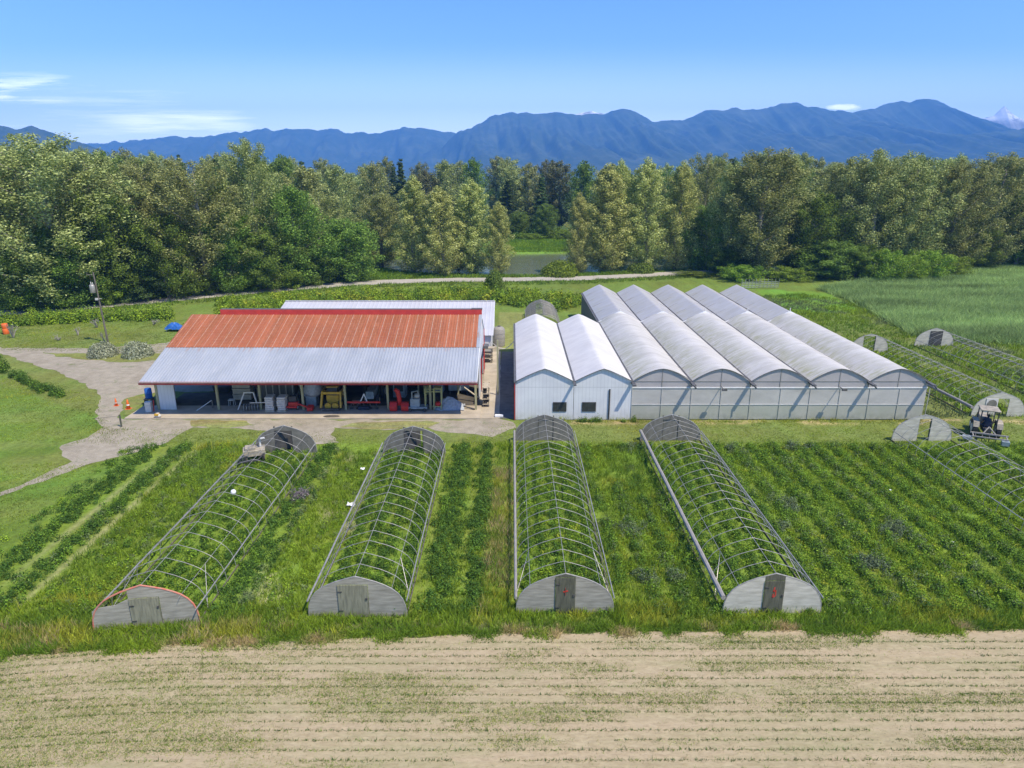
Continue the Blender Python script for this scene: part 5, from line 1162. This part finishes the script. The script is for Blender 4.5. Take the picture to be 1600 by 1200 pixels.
# seedlings in the ploughed field
pts = []; cols = []
for k in range(22):
    yb = 25.55-.455*k
    xs_ = np.arange(-27, 27, .085); xs_ = xs_+RNG.normal(scale=.03, size=len(xs_))
    bend = -np.clip(-12-xs_, 0, 30)**2*.010
    ys_ = yb+bend*.8+RNG.normal(scale=.014, size=len(xs_))+.002*xs_
    keep = (fbm(xs_*.35, ys_*1.3, 3, k) > .36)
    pts.append(np.stack([xs_[keep], ys_[keep]], 1))
p = np.concatenate(pts); grasses('seedlings', p, RNG.uniform(.04, .12, len(p)), palcol(len(p), ('mid', 'grey', 'dark'), (1, 1, 6)), 7, .012, 'rows of tiny green seedlings in the dry ploughed field', 'seedlings', .7, spread=.022)
q = uni(190000, -28, 28, 16, 26); f1 = fbm(q[:, 0]*.16, q[:, 1]*.75, 4, 90); f2 = fbm(q[:, 0]*.16+9, q[:, 1]*.9, 4, 91)
left = np.clip((-q[:, 0]-8)/12, 0, 1)*np.clip((24.6-q[:, 1])/2, 0, 1)
q = q[(RNG.random(len(q)) < np.clip((f1-.58)*8, 0, 1)*.7+np.clip((f2-.62)*8, 0, 1)*.9+left*2.2*np.clip((f1-.38)*6, 0, 1)+.02+.9*np.exp(-((q[:, 0]-14)/3.5)**2-((q[:, 1]-21.9)/.45)**2)*(f2 > .42))]
q = q[q[:, 1] < np.interp(q[:, 0], [e[0] for e in edge], [e[1] for e in edge])]
grasses('field_weeds', q, RNG.uniform(.025, .075, len(q)), palcol(len(q), ('mid', 'grey', 'bright', 'yel'), (3, 3, 1.2, .8)), 5, .011, 'patches of small weeds greening the dry field', 'weeds', .9, spread=.06)
# clods
q = uni(9000, -28, 28, 14, 26); V = []; 
s_ = RNG.uniform(.012, .035, len(q)); c_ = np.concatenate([q, s_[:, None]*.3+.012], 1)
dirs = np.array([[1, 0, 0], [0, 1, 0], [-1, 0, 0], [0, -1, 0], [0, 0, 1.]])
V = (c_[:, None, :]+dirs[None]*s_[:, None, None]*RNG.uniform(.6, 1.2, (len(q), 5, 1))).reshape(-1, 3)
b = np.arange(len(q))[:, None]*5; F = np.concatenate([b+np.array([[0, 1, 4]]), b+np.array([[1, 2, 4]]), b+np.array([[2, 3, 4]]), b+np.array([[3, 0, 4]])])
q = link('soil_clods', npmesh('soil_clods', V, F, M['soil'])); tag(q, 'small dry clods scattered over the ploughed field', 'clods', kind='stuff')

for (u, v, w_, lab) in ((549, 795, .24, 'crumpled white plastic scrap beside the left rail of the second tunnel'), (567, 738, .15, 'small white scrap in the grass near the far end of the second tunnel'), (1486, 853, .08, 'tiny white scrap lying among the crop rows at the right'), (1390, 771, .06, 'white speck of litter in the crop rows below the tractor')):
    x0, y0 = G(u, v); V = [(i*.5*w_+random.uniform(-.1, .1)*w_, j*.5*w_, random.uniform(.05, .6)*w_) for j in range(-2, 3) for i in range(-2, 3)]
    o = MB().add(V, [(j*5+i, j*5+i+1, (j+1)*5+i+1, (j+1)*5+i) for j in range(4) for i in range(4)]).build('plastic_scrap', M['white_paint']); o.location = (x0, y0, .25); tag(o, lab, 'litter')
# hedges ------------------------------------------------------------
def hedge(name, line, width, H, dens, pal, wts, lab, cat, nl=60, ls=.13, r=.8, group=None):
    P = []; 
    for (a, b) in zip(line[:-1], line[1:]):
        a = np.array(a); b = np.array(b); L = np.hypot(*(b-a)); n = int(L*width*dens)
        t = RNG.random(n)[:, None]; nr = np.array([-(b-a)[1], (b-a)[0]])/L; P.append(a+(b-a)*t+nr*RNG.uniform(-width/2, width/2, n)[:, None])
    P = np.concatenate(P); n = len(P); hh = H*(.6+.75*fbm(P[:, 0]*.35, P[:, 1]*.35, 3, 14))
    o = bushes(name, P, RNG.uniform(.6, 1.2, n)*r, hh*RNG.uniform(.7, 1.15, n), palcol(n, pal, wts), nl, ls, label=lab, cat=cat, kind=None)
    if group: o['group'] = group
    return o
hedge('hedge', [G(-300, 522), G(-100, 512), G(0, 508), G(140, 500), G(276, 496)], 4.2, 1.9, 1.5, ('bright', 'mid', 'dark'), (4, 3, 1), 'bright green blueberry hedge across the lawn at the left', 'hedge', 120, .12, .8)
hedge('bramble_bank', [G(338, 486), G(450, 478), G(600, 466), G(780, 463), G(905, 478)], 12., 1.7, .75, ('bright', 'mid', 'yel', 'dark'), (5, 3, 1, .8), 'broad bright green bramble bank between the shed and the dike road', 'brambles', 120, .14, 1.0)
hedge('low_hedge', [G(24, 588), G(45, 600), G(72, 612), G(100, 620)], .95, .85, 7, ('dark', 'mid'), (3, 1), 'low dark clipped hedge curving along the left lawn', 'hedge', 90, .07, .38)
hedge('corner_hedge', [G(-60, 568), G(-20, 572), G(12, 583)], 1.6, 1.3, 4, ('dark', 'mid'), (3, 1), 'dark rounded hedge end at the left edge of the photo', 'hedge', 110, .08, .5)
def shrub(loc, Rr, H, m, lab, name='shrub', cat='shrub', n=2600, ls=.09, group=None):
    c = RNG.normal(size=(n, 3)); c[:, 2] = np.abs(c[:, 2]); c /= np.linalg.norm(c, axis=1, keepdims=True)
    lump = .8+.35*fbm(c[:, 0]*2.5+loc[0], c[:, 1]*2.5+c[:, 2]*2, 3, 9)[:, None]
    p = c*lump*RNG.uniform(.6, 1.0, (n, 1))*np.array([Rr, Rr, H]); V, F = leaves_np(p, c+RNG.normal(scale=.5, size=c.shape), RNG.uniform(.6, 1.3, n)*ls, .5)
    t = empty(name, (loc[0], loc[1], 0), 0, lab, cat, group)
    link('foliage', npmesh('foliage', V, F, m), t); mb = MB()
    for k in range(5):
        a = k*1.26; mb.tube([(0, 0, 0), (Rr*.5*math.cos(a), Rr*.5*math.sin(a), H*.6)], [.05, .02], 5)
    mb.build('stems', M['bark'], t); return t
shrub(G(161, 556), 1.75, 1.65, M['grey_leaf'], 'silvery grey-green round shrub at the foot of the utility pole', n=5200); shrub(G(216, 556), 1.85, 1.8, M['grey_leaf'], 'silvery grey-green round shrub nearest the left end of the barn', n=5600)
shrub(G(772, 452), 1.9, 3.4, M['green_leaf'], 'young upright tree poking up by the dike road above the shed', 'young_tree', 'tree', 5200, .14)
shrub(G(875, 430), 4.2, 3.0, M['bright_leaf'], 'wide bright bush on the river bank beside the dike road', n=6000, ls=.2)
shrub(G(1000, 425.5), 3.0, 2.0, M['green_leaf'], 'dark low bush at the road edge under the right poplars', n=4000, ls=.2)

# ---- trees
def crown_np(H, Rm, h0, shape, nl, per, leaves, ls, seed, flat=1.05, up=.6, rc=1.2):
    rng = np.random.default_rng(seed); cl = []
    limbs = []
    for i in range(nl):
        f = ((i+.5)/nl); z0 = H*(h0+(1-h0)*f*.92); az = i*2.39996+rng.uniform(-.4, .4); r = Rm*shape(f)*rng.uniform(.7, 1.15)
        limbs.append(((0, 0, z0-up*r*.6), (r*math.cos(az), r*math.sin(az), z0+up*r*.5)))
        for t in np.linspace(.35, 1., per):
            cl.append((r*t*math.cos(az), r*t*math.sin(az), z0-up*r*.6+(up*r*1.1)*t, rc*(1.15-.35*t)*(.75+.5*rng.random())*(.55+.45*shape(f))))
    cl.append((0, 0, H*.97, rc*.6)); cl.append((rng.uniform(-.3, .3), .2, H*.92, rc*.8))
    cl = np.array(cl); n = len(cl); k = leaves
    d = rng.normal(size=(n, k, 3)); d /= np.linalg.norm(d, axis=2, keepdims=True); rr = rng.uniform(.2, 1.12, (n, k, 1))**.7
    P = cl[:, None, :3]+d*rr*cl[:, None, 3:4]*np.array([1, 1, flat])
    out = P-np.array([0, 0, H*.4]); out /= np.linalg.norm(out, axis=2, keepdims=True)
    nr = d*.8+out*.4+rng.normal(scale=.75, size=d.shape)+np.array([.15, -.15, .25])
    V, F = leaves_np(P.reshape(-1, 3), nr.reshape(-1, 3), ls*rng.uniform(.6, 1.35, n*k), .55, rng)
    return V, F, limbs
def trunk_mb(H, r, limbs, seed, thick=1.):
    rnd = random.Random(seed); mb = MB()
    mb.tube([(0, 0, -.2), (rnd.uniform(-.2, .2), rnd.uniform(-.2, .2), H*.3), (rnd.uniform(-.3, .3), rnd.uniform(-.3, .3), H*.65), (0, 0, H*.95)], [r, r*.8, r*.45, .04], 8)
    for a, b in limbs[::2]:
        m = [(a[i]+b[i])/2 for i in range(3)]; m[2] -= .15; mb.tube([a, m, b], [.09*thick, .06*thick, .015], 5, cap=False)
    return mb
SH = {'oval': lambda f: max(.3, math.sin(math.pi*(f*.74+.16))**.6), 'col': lambda f: max(.15, (1-f)**.42*(.55+.45*min(1, f*5))), 'cone': lambda f: max(.05, (1-f)**.85), 'round': lambda f: max(.3, math.sqrt(max(0, 1-(2*f-.8)**2*.6)))}
VAR = {}
def variants(kind, n, m, H, Rm, h0, shape, nl, per, leaves, ls, **k):
    VAR[kind] = []
    for i in range(n):
        V, F, limbs = crown_np(H, Rm*(.9+.1*i), h0, SH[shape], nl, per, leaves, ls, hash_(kind)+i, **k)
        VAR[kind].append((npmesh('crown', V, F, m), trunk_mb(H, H*.016, limbs, i).mesh('trunk', M['bark'], True), H, Rm))
def hash_(s): return sum(ord(c)*(i+3) for i, c in enumerate(s))
variants('cottonwood', 4, M['silver_leaf'], 26, 5.0, .05, 'oval', 60, 4, 190, .125, up=.95, rc=1.2)
variants('poplar', 3, M['pale_leaf'], 21, 3.4, .03, 'col', 60, 3, 190, .115, up=1.1, rc=1.05)
variants('maple', 3, M['green_leaf'], 16, 4.8, .03, 'round', 44, 4, 170, .135, rc=1.4)
variants('fir', 2, M['dark_leaf'], 22, 3.6, .03, 'cone', 70, 4, 110, .125, flat=.6, up=-.1, rc=.95)
variants('bush', 3, M['bright_leaf'], 6, 3.0, .01, 'round', 24, 3, 150, .11, rc=1.0)
variants('far_cottonwood', 2, M['silver_leaf'], 26, 5.0, .1, 'oval', 44, 3, 120, .21, rc=1.6)
variants('far_maple', 2, M['green_leaf'], 22, 5.0, .1, 'round', 36, 3, 120, .21, rc=1.6)
variants('far_brown', 2, M['brown_leaf'], 24, 4.6, .1, 'oval', 38, 3, 120, .21, rc=1.5)
variants('far_fir', 2, M['dark_leaf'], 24, 3.8, .1, 'cone', 50, 3, 70, .26, flat=.7, up=-.1, rc=1.1)
NAMES = {'cottonwood': 'cottonwood_tree', 'poplar': 'poplar_tree', 'maple': 'maple_tree', 'fir': 'fir_tree', 'bush': 'bush', 'far_cottonwood': 'cottonwood_tree', 'far_maple': 'maple_tree', 'far_brown': 'brown_topped_tree', 'far_fir': 'fir_tree'}
TREEPOS = []
def tree(kind, x, y, H, Rr, label, group=None, rz=None, z=0.):
    c, tmesh, H0, R0 = random.choice(VAR[kind])
    o = empty(NAMES[kind], (x, y, z), random.uniform(0, 6.28) if rz is None else rz, label, 'bush' if kind == 'bush' else 'tree', group)
    o.scale = (Rr/R0, Rr/R0, H/H0)
    o.rotation_euler = (R(random.uniform(-2, 2)), R(random.uniform(-2, 2)), o.rotation_euler.z)
    link('trunk', tmesh, o); link('crown', c, o); TREEPOS.append((x, y)); return o
def tree_px(kind, u, vtop, Y, wpx, label, group=None, hmul=1.):
    x, z = atY(u, vtop, Y); t = Y/CP
    return tree(kind, x, Y, z*hmul, wpx/2/FPX*(Y+6)*(1.15 if kind in ('cottonwood', 'maple') else 1.05), label, group)
big = [
 ('cottonwood', 48, 206, 106, 165, 'huge pale cottonwood at the left edge, tallest of the left wood'),
 ('cottonwood', -45, 235, 106, 120, 'pale cottonwood cut off by the left edge of the photo'),
 ('cottonwood', 125, 240, 113, 90, 'silvery cottonwood just right of the huge left-edge one'),
 ('maple', 150, 300, 108, 90, 'tall dark green maple in front of the left wood, above the hedge'),
 ('fir', 205, 318, 110, 90, 'dark drooping fir behind the utility pole'),
 ('maple', 245, 335, 112, 84, 'dark rounded maple right of the utility pole at the wood edge'),
 ('maple', 100, 370, 105, 90, 'dark leafy maple low at the wood edge left of the pole'),
 ('maple', 20, 385, 103, 80, 'low dark maple at the far left wood edge'),
 ('maple', 60, 350, 105, 70, 'dark maple under the huge left cottonwood'),
 ('cottonwood', 215, 245, 124, 80, 'silvery cottonwood rising behind the dark drooping fir'),
 ('cottonwood', 300, 250, 117, 105, 'broad pale cottonwood at the road left of the airy tall one'),
 ('cottonwood', 388, 213, 124, 74, 'airy tall cottonwood poking above the skyline left of centre'),
 ('maple', 350, 330, 118, 80, 'mid green maple at the foot of the airy tall cottonwood'),
 ('maple', 455, 290, 127, 95, 'rounded green maple with sunlit top left of the poplar clump'),
 ('maple', 410, 360, 121, 80, 'dark maple by the dike road left of centre'),
 ('maple', 535, 342, 131, 92, 'round dark green maple at the edge of the river clearing'),
 ('maple', 490, 385, 127, 60, 'low dark bushy maple beside the dike road'),
 ('cottonwood', 500, 300, 141, 70, 'olive cottonwood behind the round dark maple'),
 ('cottonwood', 590, 300, 150, 70, 'olive cottonwood left of the pale poplar clump'),
 ('poplar', 640, 273, 141, 62, 'tall pale poplar, leftmost of the clump by the river'),
 ('poplar', 688, 290, 138, 68, 'broad pale poplar, second in the clump by the river'),
 ('poplar', 738, 277, 141, 68, 'tallest right-hand pale poplar of the riverside clump'),
 ('poplar', 778, 314, 138, 44, 'slim short pale poplar at the right end of the riverside clump'),
 ('poplar', 715, 330, 145, 40, 'short poplar tucked behind the middle of the riverside clump'),
 ('poplar', 906, 300, 141, 44, 'slim pale poplar at the left end of the right-hand clump'),
 ('poplar', 948, 254, 143, 80, 'broad tall pale poplar right of the river opening'),
 ('poplar', 975, 248, 148, 60, 'pale poplar close behind the broad one right of the river opening'),
 ('poplar', 1018, 245, 146, 66, 'pale poplar, second broad one right of the river opening'),
 ('poplar', 1065, 250, 146, 64, 'olive poplar beside the dark gap of the right-hand wood'),
 ('cottonwood', 1105, 238, 156, 60, 'dark-topped cottonwood rising behind the right-hand poplars'),
 ('maple', 1110, 320, 146, 66, 'dark green maple in the gap of the right-hand wood'),
 ('cottonwood', 1150, 252, 141, 60, 'olive cottonwood behind the greenhouse ridges'),
 ('cottonwood', 1200, 228, 137, 108, 'large dusty cottonwood straight behind the greenhouse peaks'),
 ('cottonwood', 1250, 238, 141, 80, 'dusty cottonwood just right of the large one behind the greenhouse'),
 ('maple', 1285, 300, 138, 80, 'dark maple between two dusty cottonwoods in the right wood'),
 ('cottonwood', 1335, 243, 143, 80, 'olive cottonwood mid way along the right-hand wood'),
 ('cottonwood', 1385, 233, 140, 90, 'tall olive cottonwood on the skyline of the right-hand wood'),
 ('cottonwood', 1440, 240, 141, 90, 'broad silvery cottonwood above the bright bushes'),
 ('cottonwood', 1515, 246, 143, 80, 'silvery cottonwood near the right edge, left of the last tall one'),
 ('cottonwood', 1575, 236, 148, 80, 'last tall cottonwood at the right edge of the photo'),
 ('cottonwood', 1640, 240, 152, 90, 'cottonwood cut off by the right edge of the photo'),
 ('maple', 1140, 385, 139, 60, 'low dark maple behind the greenhouse ridge ends'),
 ('maple', 1300, 375, 134, 80, 'low dark green maple at the wood edge beyond the mown patch'),
 ('maple', 1345, 380, 134, 60, 'low mid green maple left of the bright bushes'),
 ('bush', 1385, 392, 131, 62, 'bright green bush, left of the pair at the crop edge'),
 ('bush', 1420, 400, 131, 50, 'small bright bush in the middle of the crop edge'),
 ('bush', 1455, 393, 133, 62, 'bright green bush, right of the pair at the crop edge'),
 ('bush', 1490, 400, 136, 50, 'bright bush at the right end of the crop-edge row'),
 ('maple', 1530, 350, 146, 66, 'dim green maple behind the crop near the right edge'),
 ('maple', 1590, 350, 152, 70, 'dim green maple at the right edge behind the crop'),
 ('bush', 1160, 415, 131, 60, 'dark spreading bush by the white rail gates'), ('bush', 1230, 418, 132, 60, 'leafy bush at the wood edge right of the white rail gates'),
 ('bush', 1085, 424, 137, 50, 'small bush where the dike road meets the right wood'),
 ('bush', 445, 418, 123, 60, 'leafy bush at the roadside left of the round maple'), ('bush', 300, 432, 115, 60, 'leafy bush at the roadside right of the utility pole'),
 ('bush', 370, 425, 119, 60, 'leafy roadside bush below the mid green maple'), ('bush', 170, 440, 107, 60, 'leafy bush behind the hedge near the pole'), ('bush', 60, 450, 102, 70, 'leafy bush behind the hedge at the far left'),
 # far bank
 ('bush', 830, 365, 214, 40, 'rounded bush on the far river bank, left one'), ('maple', 852, 318, 218, 36, 'green maple on the far river bank'), ('bush', 880, 360, 216, 40, 'rounded bush on the far river bank beside the poplars'), ('maple', 810, 330, 222, 36, 'dim green maple on the far river bank at the left'),
 ('fir', 790, 275, 232, 44, 'dark fir beyond the river, left of two'), ('fir', 845, 270, 236, 44, 'dark fir beyond the river, right of two'),
]
for b in big: tree_px(*b)
sky_u = [-400, 0, 60, 100, 150, 200, 300, 350, 390, 430, 490, 560, 640, 700, 760, 860, 930, 1000, 1020, 1070, 1095, 1180, 1250, 1290, 1340, 1390, 1450, 1500, 1550, 1590, 2000]
sky_v = [235, 218, 212, 225, 222, 224, 236, 242, 236, 238, 243, 250, 241, 249, 243, 245, 254, 258, 253, 257, 240, 234, 242, 250, 247, 238, 236, 241, 247, 238, 240]
def fill(Y, step, kinds, wts, drop, x0=None, x1=None):
    half = Y*.80+14
    xx = np.arange(-half if x0 is None else x0, half if x1 is None else x1, step)
    for x in xx:
        x = x+random.uniform(-.35, .35)*step; y = Y+random.uniform(-5, 5)
        if inside(np.array([x]), np.array([y+2]), RIV)[0] or (-38 < x < 24 and 134 < y < 212) or (24 <= x < 76 and 145 < y < 190): continue
        u = 800+x/(y/CP)*FPX
        kd = random.choices(kinds, wts)[0]
        if kd == 'far_brown' and not (640 < u < 960): kd = 'far_cottonwood'
        v = np.interp(u, sky_u, sky_v)+drop+random.choice([0, 2, 5, 9, 14, 20])
        _, z = atY(u, v, y); 
        if z < 5: continue
        side = 'left of the river' if u < 700 else ('beyond the river' if u < 930 else 'right of the river')
        lab = {'far_cottonwood': 'olive cottonwood top', 'far_maple': 'dark green treetop', 'far_brown': 'brownish grey treetop', 'far_fir': 'dark fir top', 'maple': 'dark green maple', 'cottonwood': 'silvery cottonwood'}[kd]
        tree(kd, x, y, z, {'far_fir': 4.2}.get(kd, 5.4)*random.uniform(.8, 1.15), '%s among the packed trees of the wood %s' % (lab, side), '%ss in the wood %s' % (lab, side))
fill(127, 8, ('maple', 'cottonwood'), (2, 3), 34, -118, -48)
fill(150, 8, ('far_cottonwood', 'far_maple', 'far_fir'), (4, 3, 1), 12)
fill(172, 8.5, ('far_cottonwood', 'far_maple', 'far_fir'), (4, 3, 1), 4)
fill(200, 8.5, ('far_cottonwood', 'far_maple', 'far_fir'), (4, 2, 2), 2)
fill(240, 8.5, ('far_cottonwood', 'far_maple', 'far_brown', 'far_fir'), (3, 3, 3, 1), 0)
fill(285, 9, ('far_cottonwood', 'far_brown', 'far_fir'), (3, 4, 1), -1)
print('trees', len(TREEPOS))
# low undergrowth that closes the wood's foot
und = np.concatenate([uni(1400, -118, -62, 106, 128), uni(900, -62, -34, 128, 150), uni(1500, 42, 130, 134, 165), uni(1200, -60, 110, 214, 232)])
ok = np.array([not (106 < y < 134 and x > -118+0 and abs(y-np.interp(x, [c[0] for c in rc], [c[1] for c in rc])) < 6) for x, y in und]); und = und[ok]
und = und[und[:, 1] > np.interp(und[:, 0], [c[0] for c in rc], [c[1] for c in rc])+5]
bushes('undergrowth', und, RNG.uniform(1.0, 2.0, len(und)), RNG.uniform(1.2, 3.2, len(und)), palcol(len(und), ('dark', 'mid'), (3, 1)), 70, .24, label='dark leafy undergrowth along the foot of the wood', cat='undergrowth')
grass_field('river_bank_grass', [[G(560, 437), G(700, 434), G(860, 433), G(1000, 428), G(1000, 424), G(850, 430.5), G(760, 431.5), G(640, 427), G(596, 420), G(560, 428)], [G(790, 394.5), G(890, 393.5), G(900, 374), G(790, 374)]], 3, lambda p: .4+.3*fbm(p[:, 0]*.3, p[:, 1]*.3, 3, 2), lambda p: colmix(p, 'bright', 'mid', .3, 70), 10, 'long green grass on the river banks', .07, .5, .4)
# road side grass
grass_field('roadside_grass', [[(rgt[i][0], rgt[i][1]) for i in range(2, 15)]+[(rgt[i][0], rgt[i][1]-4.5) for i in range(14, 1, -1)], [(lft[i][0], lft[i][1]) for i in range(2, 15)]+[(lft[i][0], lft[i][1]+3.5) for i in range(14, 1, -1)]], 2.2, lambda p: .25+.3*fbm(p[:, 0]*.3, p[:, 1]*.3, 3, 2), lambda p: colmix(p, 'lawn', 'mid', .3, 71), 9, 'grass along both sides of the dike road', .06, .5, .35)
